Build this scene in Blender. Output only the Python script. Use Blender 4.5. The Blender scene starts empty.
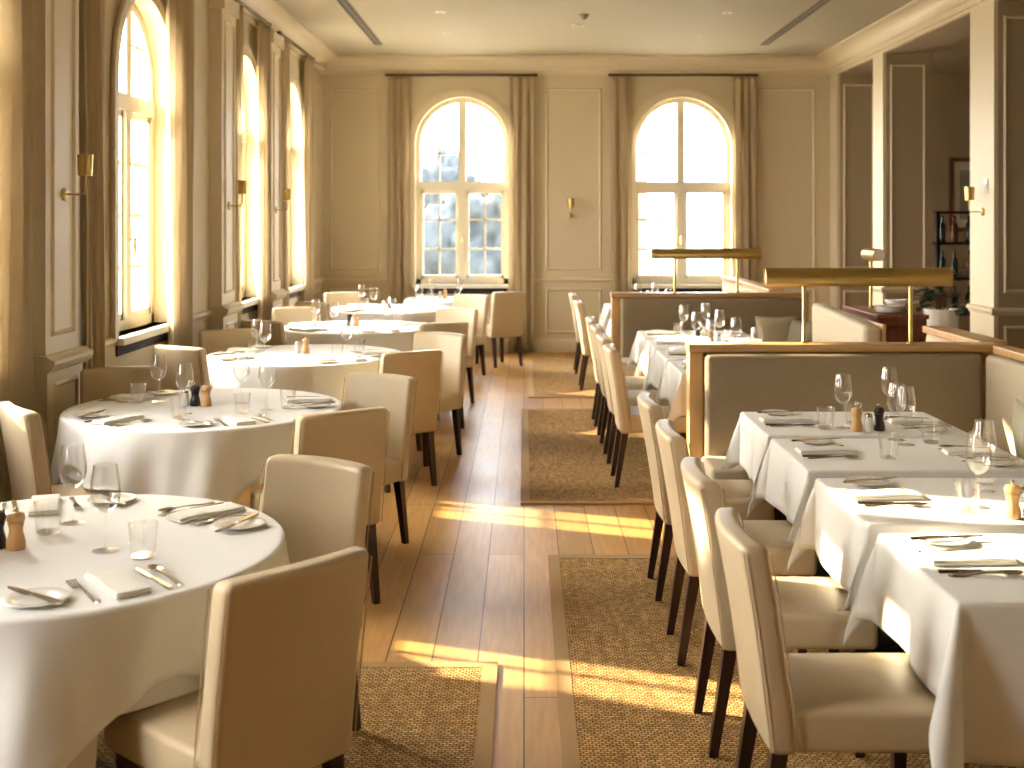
import bpy, bmesh, math, random
from mathutils import Vector, Matrix
random.seed(7)
PI = math.pi
SC = bpy.context.scene
COL = SC.collection
R = math.radians

# ------------------------------------------------------------------ materials
def new_mat(name):
    m = bpy.data.materials.new(name); m.use_nodes = True
    nt = m.node_tree
    return m, nt, nt.nodes['Principled BSDF']

def plain(name, col, rough=.6, metal=0., noise=.0, scale=8., bump=.0, bscale=60., spec=None, sheen=0.):
    m, nt, b = new_mat(name)
    b.inputs['Base Color'].default_value = (*col, 1)
    b.inputs['Roughness'].default_value = rough
    b.inputs['Metallic'].default_value = metal
    if spec is not None: b.inputs['Specular IOR Level'].default_value = spec
    if sheen: b.inputs['Sheen Weight'].default_value = sheen
    tc = nt.nodes.new('ShaderNodeTexCoord')
    if noise:
        n = nt.nodes.new('ShaderNodeTexNoise'); n.inputs['Scale'].default_value = scale; n.inputs['Detail'].default_value = 5
        nt.links.new(tc.outputs['Object'], n.inputs['Vector'])
        r = nt.nodes.new('ShaderNodeMapRange')
        r.inputs['To Min'].default_value = 1 - noise; r.inputs['To Max'].default_value = 1 + noise
        nt.links.new(n.outputs['Fac'], r.inputs['Value'])
        mx = nt.nodes.new('ShaderNodeMix'); mx.data_type = 'RGBA'; mx.blend_type = 'MULTIPLY'
        mx.inputs[0].default_value = 1
        mx.inputs[6].default_value = (*col, 1)
        nt.links.new(r.outputs['Result'], mx.inputs[7])
        nt.links.new(mx.outputs[2], b.inputs['Base Color'])
    if bump:
        n2 = nt.nodes.new('ShaderNodeTexNoise'); n2.inputs['Scale'].default_value = bscale; n2.inputs['Detail'].default_value = 4
        nt.links.new(tc.outputs['Object'], n2.inputs['Vector'])
        bp = nt.nodes.new('ShaderNodeBump'); bp.inputs['Strength'].default_value = bump; bp.inputs['Distance'].default_value = .01
        nt.links.new(n2.outputs['Fac'], bp.inputs['Height'])
        nt.links.new(bp.outputs['Normal'], b.inputs['Normal'])
    return m

def wood(name, c1, c2, rough=.4, axis='Z', scale=3.):
    m, nt, b = new_mat(name)
    tc = nt.nodes.new('ShaderNodeTexCoord'); mp = nt.nodes.new('ShaderNodeMapping')
    s = {'X': (1, 14, 14), 'Y': (14, 1, 14), 'Z': (14, 14, 1)}[axis]
    mp.inputs['Scale'].default_value = s
    n = nt.nodes.new('ShaderNodeTexNoise'); n.inputs['Scale'].default_value = scale; n.inputs['Detail'].default_value = 6
    cr = nt.nodes.new('ShaderNodeValToRGB')
    cr.color_ramp.elements[0].position = .3; cr.color_ramp.elements[0].color = (*c1, 1)
    cr.color_ramp.elements[1].position = .7; cr.color_ramp.elements[1].color = (*c2, 1)
    L = nt.links.new
    L(tc.outputs['Object'], mp.inputs['Vector']); L(mp.outputs['Vector'], n.inputs['Vector'])
    L(n.outputs['Fac'], cr.inputs['Fac']); L(cr.outputs['Color'], b.inputs['Base Color'])
    b.inputs['Roughness'].default_value = rough
    return m

def thin_glass(name, tint=(1, 1, 1), base=.04, edge=.75, power=2.2):
    m = bpy.data.materials.new(name); m.use_nodes = True
    nt = m.node_tree; nt.nodes.clear(); L = nt.links.new
    out = nt.nodes.new('ShaderNodeOutputMaterial')
    tr = nt.nodes.new('ShaderNodeBsdfTransparent'); tr.inputs['Color'].default_value = (*tint, 1)
    gl = nt.nodes.new('ShaderNodeBsdfGlossy'); gl.inputs['Roughness'].default_value = .02
    gl.inputs['Color'].default_value = (.95, .95, .95, 1)
    lw = nt.nodes.new('ShaderNodeLayerWeight'); lw.inputs['Blend'].default_value = .5
    pw = nt.nodes.new('ShaderNodeMath'); pw.operation = 'POWER'; pw.inputs[1].default_value = power
    mr = nt.nodes.new('ShaderNodeMapRange'); mr.inputs['To Min'].default_value = base; mr.inputs['To Max'].default_value = edge
    mx = nt.nodes.new('ShaderNodeMixShader')
    L(lw.outputs['Facing'], pw.inputs[0]); L(pw.outputs[0], mr.inputs['Value']); L(mr.outputs['Result'], mx.inputs['Fac'])
    L(tr.outputs[0], mx.inputs[1]); L(gl.outputs[0], mx.inputs[2]); L(mx.outputs[0], out.inputs['Surface'])
    return m

def floor_mat():
    m, nt, b = new_mat('oak_planks'); L = nt.links.new
    tc = nt.nodes.new('ShaderNodeTexCoord')
    mp = nt.nodes.new('ShaderNodeMapping'); mp.inputs['Rotation'].default_value = (0, 0, PI/2)
    mp.inputs['Location'].default_value = (0.3, 0.0, 0)
    br = nt.nodes.new('ShaderNodeTexBrick')
    br.inputs['Scale'].default_value = 1
    br.inputs['Brick Width'].default_value = 2.9; br.inputs['Row Height'].default_value = .178
    br.inputs['Mortar Size'].default_value = .0028; br.inputs['Mortar Smooth'].default_value = .2
    br.inputs['Color1'].default_value = (.46, .26, .088, 1); br.inputs['Color2'].default_value = (.36, .195, .06, 1)
    br.inputs['Mortar'].default_value = (.06, .025, .01, 1); br.offset = .37
    mp2 = nt.nodes.new('ShaderNodeMapping'); mp2.inputs['Scale'].default_value = (11, .8, 1)
    n = nt.nodes.new('ShaderNodeTexNoise'); n.inputs['Scale'].default_value = 4; n.inputs['Detail'].default_value = 7; n.inputs['Roughness'].default_value = .6
    r = nt.nodes.new('ShaderNodeMapRange'); r.inputs['To Min'].default_value = .62; r.inputs['To Max'].default_value = 1.4
    mx = nt.nodes.new('ShaderNodeMix'); mx.data_type = 'RGBA'; mx.blend_type = 'MULTIPLY'; mx.inputs[0].default_value = 1
    L(tc.outputs['Object'], mp.inputs['Vector']); L(mp.outputs['Vector'], br.inputs['Vector'])
    L(tc.outputs['Object'], mp2.inputs['Vector']); L(mp2.outputs['Vector'], n.inputs['Vector'])
    L(n.outputs['Fac'], r.inputs['Value']); L(br.outputs['Color'], mx.inputs[6]); L(r.outputs['Result'], mx.inputs[7])
    L(mx.outputs[2], b.inputs['Base Color'])
    n3 = nt.nodes.new('ShaderNodeTexNoise'); n3.inputs['Scale'].default_value = 1.2; n3.inputs['Detail'].default_value = 2
    L(tc.outputs['Object'], n3.inputs['Vector'])
    rr = nt.nodes.new('ShaderNodeMapRange'); rr.inputs['To Min'].default_value = .33; rr.inputs['To Max'].default_value = .46
    L(n3.outputs['Fac'], rr.inputs['Value']); L(rr.outputs['Result'], b.inputs['Roughness'])
    ad = nt.nodes.new('ShaderNodeMath'); ad.operation = 'MULTIPLY_ADD'; ad.inputs[1].default_value = -1
    L(br.outputs['Fac'], ad.inputs[0])
    ml = nt.nodes.new('ShaderNodeMath'); ml.operation = 'MULTIPLY'; ml.inputs[1].default_value = .5
    mp4 = nt.nodes.new('ShaderNodeMapping'); mp4.inputs['Scale'].default_value = (3, 9, 1)
    n4 = nt.nodes.new('ShaderNodeTexNoise'); n4.inputs['Scale'].default_value = 7; n4.inputs['Detail'].default_value = 5
    L(tc.outputs['Object'], mp4.inputs['Vector']); L(mp4.outputs['Vector'], n4.inputs['Vector'])
    L(n4.outputs['Fac'], ml.inputs[0]); L(ml.outputs[0], ad.inputs[2])
    bp = nt.nodes.new('ShaderNodeBump'); bp.inputs['Strength'].default_value = .22; bp.inputs['Distance'].default_value = .004
    L(ad.outputs[0], bp.inputs['Height']); L(bp.outputs['Normal'], b.inputs['Normal'])
    b.inputs['Specular IOR Level'].default_value = .34
    return m

def rug_mat():
    m, nt, b = new_mat('jute_weave'); L = nt.links.new
    tc = nt.nodes.new('ShaderNodeTexCoord')
    br = nt.nodes.new('ShaderNodeTexBrick'); br.inputs['Scale'].default_value = 1
    br.inputs['Brick Width'].default_value = .022; br.inputs['Row Height'].default_value = .0145
    br.inputs['Mortar Size'].default_value = .0026; br.inputs['Mortar Smooth'].default_value = .7
    br.inputs['Color1'].default_value = (.60, .39, .17, 1); br.inputs['Color2'].default_value = (.36, .215, .08, 1)
    br.inputs['Mortar'].default_value = (.09, .045, .014, 1)
    nz = nt.nodes.new('ShaderNodeTexNoise'); nz.inputs['Scale'].default_value = 28; nz.inputs['Detail'].default_value = 2
    va = nt.nodes.new('ShaderNodeVectorMath'); va.operation = 'MULTIPLY_ADD'
    va.inputs[1].default_value = (.016, .016, 0)
    L(tc.outputs['Object'], nz.inputs['Vector']); L(nz.outputs['Color'], va.inputs[0]); L(tc.outputs['Object'], va.inputs[2])
    L(va.outputs[0], br.inputs['Vector'])
    n = nt.nodes.new('ShaderNodeTexNoise'); n.inputs['Scale'].default_value = 7; n.inputs['Detail'].default_value = 6
    mp = nt.nodes.new('ShaderNodeMapping'); mp.inputs['Scale'].default_value = (5, .8, 1)
    L(tc.outputs['Object'], mp.inputs['Vector']); L(mp.outputs['Vector'], n.inputs['Vector'])
    r = nt.nodes.new('ShaderNodeMapRange'); r.inputs['To Min'].default_value = .6; r.inputs['To Max'].default_value = 1.45
    L(n.outputs['Fac'], r.inputs['Value'])
    mx = nt.nodes.new('ShaderNodeMix'); mx.data_type = 'RGBA'; mx.blend_type = 'MULTIPLY'; mx.inputs[0].default_value = 1
    L(br.outputs['Color'], mx.inputs[6]); L(r.outputs['Result'], mx.inputs[7]); L(mx.outputs[2], b.inputs['Base Color'])
    inv = nt.nodes.new('ShaderNodeMath'); inv.operation = 'SUBTRACT'; inv.inputs[0].default_value = 1
    L(br.outputs['Fac'], inv.inputs[1])
    bp = nt.nodes.new('ShaderNodeBump'); bp.inputs['Strength'].default_value = 1; bp.inputs['Distance'].default_value = .009
    L(inv.outputs[0], bp.inputs['Height']); L(bp.outputs['Normal'], b.inputs['Normal'])
    b.inputs['Roughness'].default_value = .9; b.inputs['Specular IOR Level'].default_value = .1
    return m

def fabric_translucent(name, col, t=.25, noise=.06):
    m = plain(name, col, .9, noise=noise, scale=30, bump=.1, bscale=300)
    nt = m.node_tree; b = nt.nodes['Principled BSDF']; out = nt.nodes['Material Output']
    tl = nt.nodes.new('ShaderNodeBsdfTranslucent'); tl.inputs['Color'].default_value = (.74, .67, .53, 1)
    mx = nt.nodes.new('ShaderNodeMixShader'); mx.inputs['Fac'].default_value = t
    nt.links.new(b.outputs[0], mx.inputs[1]); nt.links.new(tl.outputs[0], mx.inputs[2]); nt.links.new(mx.outputs[0], out.inputs['Surface'])
    return m

M = dict(
    wall=plain('cream_paint', (.58, .50, .335), .65, noise=.03, scale=1.5, bump=.03, bscale=150),
    trim=plain('ivory_paint', (.66, .57, .40), .5, noise=.02, scale=2),
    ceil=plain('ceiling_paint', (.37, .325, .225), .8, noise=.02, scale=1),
    taupe=plain('taupe_paint_and_pier_shade', (.37, .29, .19), .65, noise=.03, scale=1.5),
    winframe=plain('window_paint', (.80, .74, .60), .45),
    floor=floor_mat(), rug=rug_mat(),
    rugedge=plain('rug_binding', (.34, .215, .095), .85, noise=.1, scale=60, bump=.2, bscale=300),
    cloth=plain('white_linen', (.80, .80, .79), .85, noise=.02, scale=6, bump=.06, bscale=500, sheen=.1),
    napkin=plain('napkin_linen', (.80, .785, .74), .85, noise=.03, scale=30, bump=.1, bscale=400),
    chair=plain('cream_leather', (.545, .445, .295), .42, noise=.06, scale=6, bump=.05, bscale=180, spec=.45),
    seam=plain('seam_thread', (.42, .32, .19), .7),
    leg=wood('dark_walnut', (.016, .006, .004), (.045, .016, .01), .35),
    curtain=fabric_translucent('taupe_curtain', (.60, .49, .32), .5),
    rod=plain('bronze_rod', (.10, .065, .035), .45, .6),
    brass=plain('brushed_brass', (.56, .42, .16), .32, 1., noise=.08, scale=20),
    brassin=plain('pale_end_glare_and_bulb', (.85, .78, .6), .5),
    oak=wood('golden_oak', (.42, .25, .10), (.55, .34, .15), .35),
    oaky=wood('golden_oak_rail', (.42, .25, .10), (.55, .34, .15), .35, 'X'),
    oakr=wood('red_mahogany', (.13, .035, .015), (.22, .07, .03), .35),
    mill=wood('beech_mill', (.50, .27, .10), (.66, .40, .17), .4),
    milldark=wood('ebony_mill', (.012, .008, .006), (.03, .018, .012), .3),
    ceramic=plain('white_ceramic', (.82, .80, .76), .12),
    booth=plain('taupe_upholstery', (.25, .19, .115), .8, noise=.06, scale=40, bump=.12, bscale=400),
    boothlt=plain('cream_upholstery', (.50, .42, .30), .7, noise=.05, scale=30, bump=.1, bscale=350),
    cushion=plain('sage_cushion', (.42, .39, .28), .9, noise=.08, scale=50, bump=.15, bscale=300),
    cushionb=plain('beige_cushion', (.44, .37, .26), .9, noise=.08, scale=50, bump=.15, bscale=300),
    cushiond=plain('taupe_cushion', (.22, .18, .12), .9, noise=.08, scale=50, bump=.15, bscale=300),
    steel=plain('polished_steel', (.62, .59, .53), .16, 1.),
    glass=thin_glass('drinking_glass', base=.06, edge=.8, power=2.4),
    pane=thin_glass('window_glass', base=.03, edge=.3, power=3),
    black=plain('black_metal', (.015, .014, .013), .4, .5),
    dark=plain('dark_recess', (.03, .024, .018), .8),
    metalgrey=plain('vent_grey', (.22, .18, .13), .6),
    white=plain('white_plastic', (.8, .77, .7), .4),
    leaf=plain('dark_leaf', (.02, .035, .015), .4, noise=.3, scale=9),
    stem=plain('stem_brown', (.08, .05, .03), .7),
    art=plain('art_paint', (.30, .27, .22), .7, noise=.7, scale=4),
    matboard=plain('mat_board', (.62, .56, .44), .8),
    bottle=plain('dark_bottle', (.01, .018, .01), .08),
    amber=plain('amber_bottle', (.18, .07, .015), .1),
    ground=plain('pale_gravel', (.50, .47, .40), .9, noise=.2, scale=3),
    foliage=plain('hazy_foliage', (.024, .031, .034), .9, noise=.35, scale=1.5),
    bark=plain('bark', (.13, .10, .08), .9, noise=.2, scale=8),
    stone=plain('pale_stone', (.10, .085, .075), .9, noise=.12, scale=5),
    slate=plain('slate', (.20, .21, .23), .8, noise=.15, scale=4),
)

# ------------------------------------------------------------------ mesh builder
class MB:
    def __init__(s): s.v = []; s.f = []
    def add(s, vs, fs):
        o = len(s.v); s.v += [tuple(v) for v in vs]; s.f += [tuple(i + o for i in f) for f in fs]; return s
    def box(s, x0, x1, y0, y1, z0, z1):
        vs = [(x0,y0,z0),(x1,y0,z0),(x1,y1,z0),(x0,y1,z0),(x0,y0,z1),(x1,y0,z1),(x1,y1,z1),(x0,y1,z1)]
        return s.add(vs, [(0,3,2,1),(4,5,6,7),(0,1,5,4),(1,2,6,5),(2,3,7,6),(3,0,4,7)])
    def hexa(s, bot, top):
        return s.add(list(bot) + list(top), [(3,2,1,0),(4,5,6,7),(0,1,5,4),(1,2,6,5),(2,3,7,6),(3,0,4,7)])
    def rbox(s, x0, x1, y0, y1, z0, z1, r, seg=3, sub=(1,1,1), fn=None):
        lo = (x0,y0,z0); hi = (x1,y1,z1)
        ax = []
        for k in range(3):
            a, b = lo[k] + r, hi[k] - r
            t = [math.tan(R(45)*i/seg)*r for i in range(1, seg+1)]
            ax.append([a - q for q in reversed(t)] + [a + (b-a)*i/sub[k] for i in range(sub[k]+1)] + [b + q for q in t])
        idx = {}; vs = []; fs = []
        def vid(i, j, k):
            key = (i,j,k)
            if key not in idx:
                p = Vector((ax[0][i], ax[1][j], ax[2][k]))
                q = Vector([min(max(p[c], lo[c]+r), hi[c]-r) for c in range(3)])
                d = p - q
                if d.length > 1e-9: p = q + d.normalized()*r
                if fn: p = Vector(fn(*p))
                idx[key] = len(vs); vs.append(tuple(p))
            return idx[key]
        n = [len(a)-1 for a in ax]
        for i in range(n[0]):
            for j in range(n[1]):
                fs.append((vid(i,j,0), vid(i,j+1,0), vid(i+1,j+1,0), vid(i+1,j,0)))
                fs.append((vid(i,j,n[2]), vid(i+1,j,n[2]), vid(i+1,j+1,n[2]), vid(i,j+1,n[2])))
        for i in range(n[0]):
            for k in range(n[2]):
                fs.append((vid(i,0,k), vid(i+1,0,k), vid(i+1,0,k+1), vid(i,0,k+1)))
                fs.append((vid(i,n[1],k), vid(i,n[1],k+1), vid(i+1,n[1],k+1), vid(i+1,n[1],k)))
        for j in range(n[1]):
            for k in range(n[2]):
                fs.append((vid(0,j,k), vid(0,j,k+1), vid(0,j+1,k+1), vid(0,j+1,k)))
                fs.append((vid(n[0],j,k), vid(n[0],j+1,k), vid(n[0],j+1,k+1), vid(n[0],j,k+1)))
        return s.add(vs, fs)
    def lathe(s, prof, n=20, c=(0,0,0), axis='z'):
        vs = []; fs = []; m = len(prof)
        for (r, z) in prof:
            for i in range(n):
                a = 2*PI*i/n
                p = (r*math.cos(a), r*math.sin(a), z)
                if axis == 'x': p = (z, p[0], p[1])
                if axis == 'y': p = (p[1], z, p[0])
                vs.append((p[0]+c[0], p[1]+c[1], p[2]+c[2]))
        for j in range(m-1):
            for i in range(n):
                fs.append((j*n+i, j*n+(i+1)%n, (j+1)*n+(i+1)%n, (j+1)*n+i))
        if prof[0][0] > 1e-6: fs.append(tuple(reversed(range(n))))
        if prof[-1][0] > 1e-6: fs.append(tuple((m-1)*n+i for i in range(n)))
        return s.add(vs, fs)
    def tube(s, pts, r, n=8):
        pts = [Vector(p) for p in pts]; vs = []; fs = []
        rr = r if isinstance(r, (list, tuple)) else [r]*len(pts)
        for i, p in enumerate(pts):
            t = (pts[min(i+1, len(pts)-1)] - pts[max(i-1, 0)]).normalized()
            up = Vector((0,0,1)) if abs(t.z) < .9 else Vector((1,0,0))
            a = t.cross(up).normalized(); b = t.cross(a).normalized()
            for k in range(n):
                w = 2*PI*k/n
                vs.append(p + a*math.cos(w)*rr[i] + b*math.sin(w)*rr[i])
        for i in range(len(pts)-1):
            for k in range(n):
                fs.append((i*n+k, i*n+(k+1)%n, (i+1)*n+(k+1)%n, (i+1)*n+k))
        fs.append(tuple(reversed(range(n)))); fs.append(tuple((len(pts)-1)*n+k for k in range(n)))
        return s.add(vs, fs)
    def sweep(s, prof, length_pts, mapf):
        """prof: closed list of (a,b); length_pts: list of t; mapf(a,b,t)->xyz"""
        n = len(prof); vs = []; fs = []
        for t in length_pts:
            vs += [mapf(a, b, t) for a, b in prof]
        for i in range(len(length_pts)-1):
            for k in range(n):
                fs.append((i*n+k, i*n+(k+1)%n, (i+1)*n+(k+1)%n, (i+1)*n+k))
        fs.append(tuple(reversed(range(n)))); fs.append(tuple((len(length_pts)-1)*n+k for k in range(n)))
        return s.add(vs, fs)
    def strip(s, A, B, C, D):
        """closed solid strip between polylines: A inner-front, B outer-front, C inner-back, D outer-back"""
        n = len(A); vs = []
        for i in range(n): vs += [A[i], B[i], D[i], C[i]]
        fs = []
        for i in range(n-1):
            a = 4*i; b = 4*(i+1)
            for k in range(4): fs.append((a+k, a+(k+1)%4, b+(k+1)%4, b+k))
        fs.append((3,2,1,0)); e = 4*(n-1); fs.append((e,e+1,e+2,e+3))
        return s.add(vs, fs)
    def mesh(s, name, mat, smooth=35):
        me = bpy.data.meshes.new(name); me.from_pydata(s.v, [], s.f)
        bm = bmesh.new(); bm.from_mesh(me); bmesh.ops.recalc_face_normals(bm, faces=bm.faces); bm.to_mesh(me); bm.free()
        me.materials.append(mat)
        if smooth:
            me.shade_smooth(); me.set_sharp_from_angle(angle=R(smooth))
        return me
    def obj(s, name, mat, parent=None, smooth=35):
        o = bpy.data.objects.new(name, s.mesh(name, mat, smooth)); COL.objects.link(o)
        if parent: o.parent = parent
        return o

def thing(name, label, cat, loc=(0,0,0), rz=0, group=None):
    o = bpy.data.objects.new(name, None); COL.objects.link(o)
    o.empty_display_size = .1
    o.location = loc; o.rotation_euler = (0,0,rz); o['label'] = label; o['category'] = cat
    if group: o['group'] = group
    return o
def tag(o, label, cat, group=None):
    o['label'] = label; o['category'] = cat
    if group: o['group'] = group
    return o
def struct(name, mb, mat, smooth=0):
    o = mb.obj(name, mat, None, smooth); o['kind'] = 'structure'; return o
def dup(src, loc, rz, label, group=None):
    r = src.copy(); COL.objects.link(r); r.location = loc; r.rotation_euler = (0,0,rz)
    r['label'] = label
    if group: r['group'] = group
    for ch in list(src.children):
        c = ch.copy(); COL.objects.link(c); c.parent = r
        for g in list(ch.children):
            d = g.copy(); COL.objects.link(d); d.parent = c
    return r
PROTO = {}
def place(kind, loc, rz, label, group=None):
    """first use moves the prototype, later uses copy it"""
    p, used = PROTO[kind]
    if not used:
        PROTO[kind][1] = True
        p.location = loc; p.rotation_euler = (0,0,rz); p['label'] = label
        if group: p['group'] = group
        return p
    return dup(p, loc, rz, label, group)

# ------------------------------------------------------------------ layout constants
XL, XR, YB, YF, ZC = -2.60, 3.94, 15.45, -3.0, 3.79
XR2 = 4.48
# ================================================================== SHELL
struct('floor', MB().box(XL-.35, 8.2, YF-.2, YB+.3, -.12, 0), M['floor'])
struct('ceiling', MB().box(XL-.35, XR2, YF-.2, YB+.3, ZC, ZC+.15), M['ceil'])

def arch_pts(uc, half, spring, n=24):
    return [(uc + half*math.cos(PI - PI*i/n), spring + half*math.sin(PI*i/n)) for i in range(n+1)]

def arch_wall(name, u0, u1, z1, ops, depth, mapf, mat):
    mb = MB(); ops = sorted(ops)
    for w in (0, depth):
        cur = u0
        def q(a, b, c, d): mb.add([mapf(p[0], w, p[1]) for p in (a,b,c,d)], [(0,1,2,3)])
        for (uc, h, sill, spring) in ops:
            q((cur,0),(uc-h,0),(uc-h,z1),(cur,z1))
            q((uc-h,0),(uc+h,0),(uc+h,sill),(uc-h,sill))
            A = arch_pts(uc, h, spring)
            for i in range(len(A)-1):
                q(A[i], A[i+1], (A[i+1][0], z1), (A[i][0], z1))
            cur = uc+h
        q((cur,0),(u1,0),(u1,z1),(cur,z1))
    for (uc, h, sill, spring) in ops:
        out = [(uc-h, sill)] + arch_pts(uc, h, spring) + [(uc+h, sill)]
        out.append(out[0])
        for a, b in zip(out[:-1], out[1:]):
            mb.add([mapf(a[0],0,a[1]), mapf(b[0],0,b[1]), mapf(b[0],depth,b[1]), mapf(a[0],depth,a[1])], [(0,1,2,3)])
    for (a, b) in (((u0,0),(u0,z1)), ((u1,0),(u1,z1)), ((u0,z1),(u1,z1))):
        mb.add([mapf(a[0],0,a[1]), mapf(b[0],0,b[1]), mapf(b[0],depth,b[1]), mapf(a[0],depth,a[1])], [(0,1,2,3)])
    return struct(name, mb, mat)

mapL = lambda u, w, z: (XL - w, u, z)
mapB = lambda u, w, z: (u, YB + w, z)
LW = [(c, .60, .95, 2.62) for c in (2.25, 5.30, 8.22, 11.12, 13.35)]
BW = [(-.80, .60, .87, 2.68), (2.03, .64, .87, 2.64)]
arch_wall('wall_left', YF, YB+.2, ZC, LW, .28, mapL, M['wall'])
arch_wall('wall_back', XL-.28, XR2, ZC, BW, .22, mapB, M['wall'])
struct('wall_front', MB().box(XL-.28, 8.2, YF-.2, YF, 0, ZC), M['oakr'])  # unseen wall behind the camera, dark wood chosen to cut bounced light
wr = MB()
wr.box(XR, XR2, YF, 7.4, 0, ZC)
wr.box(XR, XR2, 10.06, 10.60, 0, 3.54)
wr.box(XR, XR2, 13.17, 13.55, 0, 3.54)
wr.box(XR, XR2, 15.1, YB, 0, 3.54)
wr.box(XR, XR2, 7.4, YB, 3.54, ZC)
struct('wall_right', wr, M['trim'])
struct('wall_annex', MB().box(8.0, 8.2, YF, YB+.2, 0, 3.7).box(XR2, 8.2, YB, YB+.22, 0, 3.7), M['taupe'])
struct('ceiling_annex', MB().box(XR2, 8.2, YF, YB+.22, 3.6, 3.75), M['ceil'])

# cornice
cor = [(0,0),(.03,0),(.03,.05),(.06,.06),(.065,.085)] + [(.065+.14*(1-math.cos(PI/2*i/6)), .085+.11*math.sin(PI/2*i/6)) for i in range(1,7)] + [(.235,.195),(.235,.22),(0,.22)]
zc0 = ZC - .22
struct('trim_1', MB().sweep(cor, [YF, YB], lambda a,b,t: (XL+a, t, zc0+b)), M['trim'], 40)
struct('trim_2', MB().sweep(cor, [XL, XR], lambda a,b,t: (t, YB-a, zc0+b)), M['trim'], 40)
struct('trim_3', MB().sweep(cor, [YF, YB], lambda a,b,t: (XR-a, t, zc0+b)), M['trim'], 40)
# baseboards and dado rails
bb = [(0,0),(.025,0),(.025,.13),(.018,.15),(.01,.165),(0,.17)]
rail = [(0,0),(.012,0),(.02,.02),(.035,.03),(.035,.05),(.02,.062),(0,.065)]
tn = 4
def run(prof, z, segs, mapf, nm=None):
    global tn
    mb = MB()
    for a, b in segs: mb.sweep(prof, [a, b], lambda p,q,t: mapf(p, t, z+q))
    if nm is None: nm = 'trim_%d' % tn; tn += 1
    return struct(nm, mb, M['trim'], 40)
mL = lambda p,t,z: (XL+p, t, z)
mB = lambda p,t,z: (t, YB-p, z)
mR = lambda p,t,z: (XR-p, t, z)
run(bb, 0, [(YF, YB)], mL, 'baseboard_left')
run(bb, 0, [(XL, XR)], mB, 'baseboard_back')
run(bb, 0, [(YF,7.4),(10.06,10.6),(13.17,13.55),(15.1,YB)], mR, 'baseboard_right')
def gaps(u0, u1, ops, pad=.02):
    out = []; c = u0
    for o in sorted(ops): out.append((c, o[0]-o[1]-pad)); c = o[0]+o[1]+pad
    out.append((c, u1)); return out
run(rail, .90, gaps(YF, YB, LW), mL)
run(rail, .90, gaps(XL, XR, BW, .1), mB)
run(rail, .90, [(YF,7.4),(10.06,10.6),(13.17,13.55),(15.1,YB)], mR)

# panel mouldings: rectangular picture-frame strips
def panel(mb, u0, u1, z0, z1, mapf, w=.035, d=.018):
    pr = [(0,0),(w,0),(w*.75,d*.7),(w*.35,d),(0,d*.5)]
    o = [(u0,z0),(u1,z0),(u1,z1),(u0,z1)]; i = [(u0+w,z0+w),(u1-w,z0+w),(u1-w,z1-w),(u0+w,z1-w)]
    for k in range(4):
        a, b, c, e = o[k], o[(k+1)%4], i[(k+1)%4], i[k]
        m0 = [((a[0]*(1-t)+e[0]*t), (a[1]*(1-t)+e[1]*t)) for t in (0,.5,1)]
        m1 = [((b[0]*(1-t)+c[0]*t), (b[1]*(1-t)+c[1]*t)) for t in (0,.5,1)]
        hs = (0, d, 0)
        for j in range(2):
            mb.add([mapf(m0[j][0],hs[j],m0[j][1]), mapf(m1[j][0],hs[j],m1[j][1]), mapf(m1[j+1][0],hs[j+1],m1[j+1][1]), mapf(m0[j+1][0],hs[j+1],m0[j+1][1])], [(0,1,2,3)])
pb = lambda u,h,z: (u, YB-h, z)
mb = MB()
for a, b in ((-2.5,-1.85),(.28,1.0),(2.98,3.75)):
    panel(mb, a, b, 1.05, 3.4, pb); panel(mb, a, b, .24, .82, pb)
struct('trim_%d' % tn, mb, M['trim'], 0); tn += 1
plf = lambda u,h,z: (XL+h, u, z)
mb = MB()
for a, b in ((14.45,15.3),(3.2,4.1),(.4,1.3)):
    panel(mb, a, b, 1.05, 3.4, plf); panel(mb, a, b, .24, .82, plf)
struct('trim_%d' % tn, mb, M['trim'], 0); tn += 1
# near faces of the right-hand piers
mb = MB()
for yf in (10.06, 13.17, 15.1):
    pf = lambda u,h,z,yf=yf: (u, yf-h, z)
    panel(mb, XR+.07, XR2-.07, 1.08, 3.42, pf, .04, .022)
    panel(mb, XR+.07, XR2-.07, .22, .82, pf, .04, .022)
    mb.sweep(rail, [XR-.03, XR2], lambda p,q,t,yf=yf: (t, yf-p, .90+q))
    mb.sweep(bb, [XR-.02, XR2], lambda p,q,t,yf=yf: (t, yf-p, q))
struct('trim_%d' % tn, mb, M['trim'], 0); tn += 1
# near pier faces and lintel underside, their shade put in as taupe colour
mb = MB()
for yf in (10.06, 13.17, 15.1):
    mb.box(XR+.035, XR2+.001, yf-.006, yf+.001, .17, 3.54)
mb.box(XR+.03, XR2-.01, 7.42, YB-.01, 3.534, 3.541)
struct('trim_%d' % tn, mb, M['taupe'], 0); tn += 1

# pilasters with dado block
def pilaster(y0, y1):
    global tn
    mb = MB(); x = XL
    mb.box(x, x+.10, y0, y1, .97, 3.57)
    mb.box(x, x+.115, y0-.015, y1+.015, 0, .93)
    mb.sweep([(0,0),(.13,0),(.15,.02),(.165,.045),(.165,.065),(.14,.075),(.12,.09),(0,.09)], [y0-.045, y1+.045], lambda a,b,t: (x+a, t, .90+b))
    mb.box(x, x+.135, y0-.03, y1+.03, 0, .17)
    mb.box(x, x+.13, y0-.03, y1+.03, 3.45, 3.57)
    panel(mb, y0+.07, y1-.07, 1.08, 3.38, lambda u,h,z: (x+.10+h, u, z), .03, .014)
    panel(mb, y0+.07, y1-.07, .24, .84, lambda u,h,z: (x+.115+h, u, z), .03, .014)
    struct('trim_%d' % tn, mb, M['trim'], 0); tn += 1
for a, b in ((3.45,3.95),(6.27,6.74),(9.93,10.40),(11.88,12.33)): pilaster(a, b)

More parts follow.
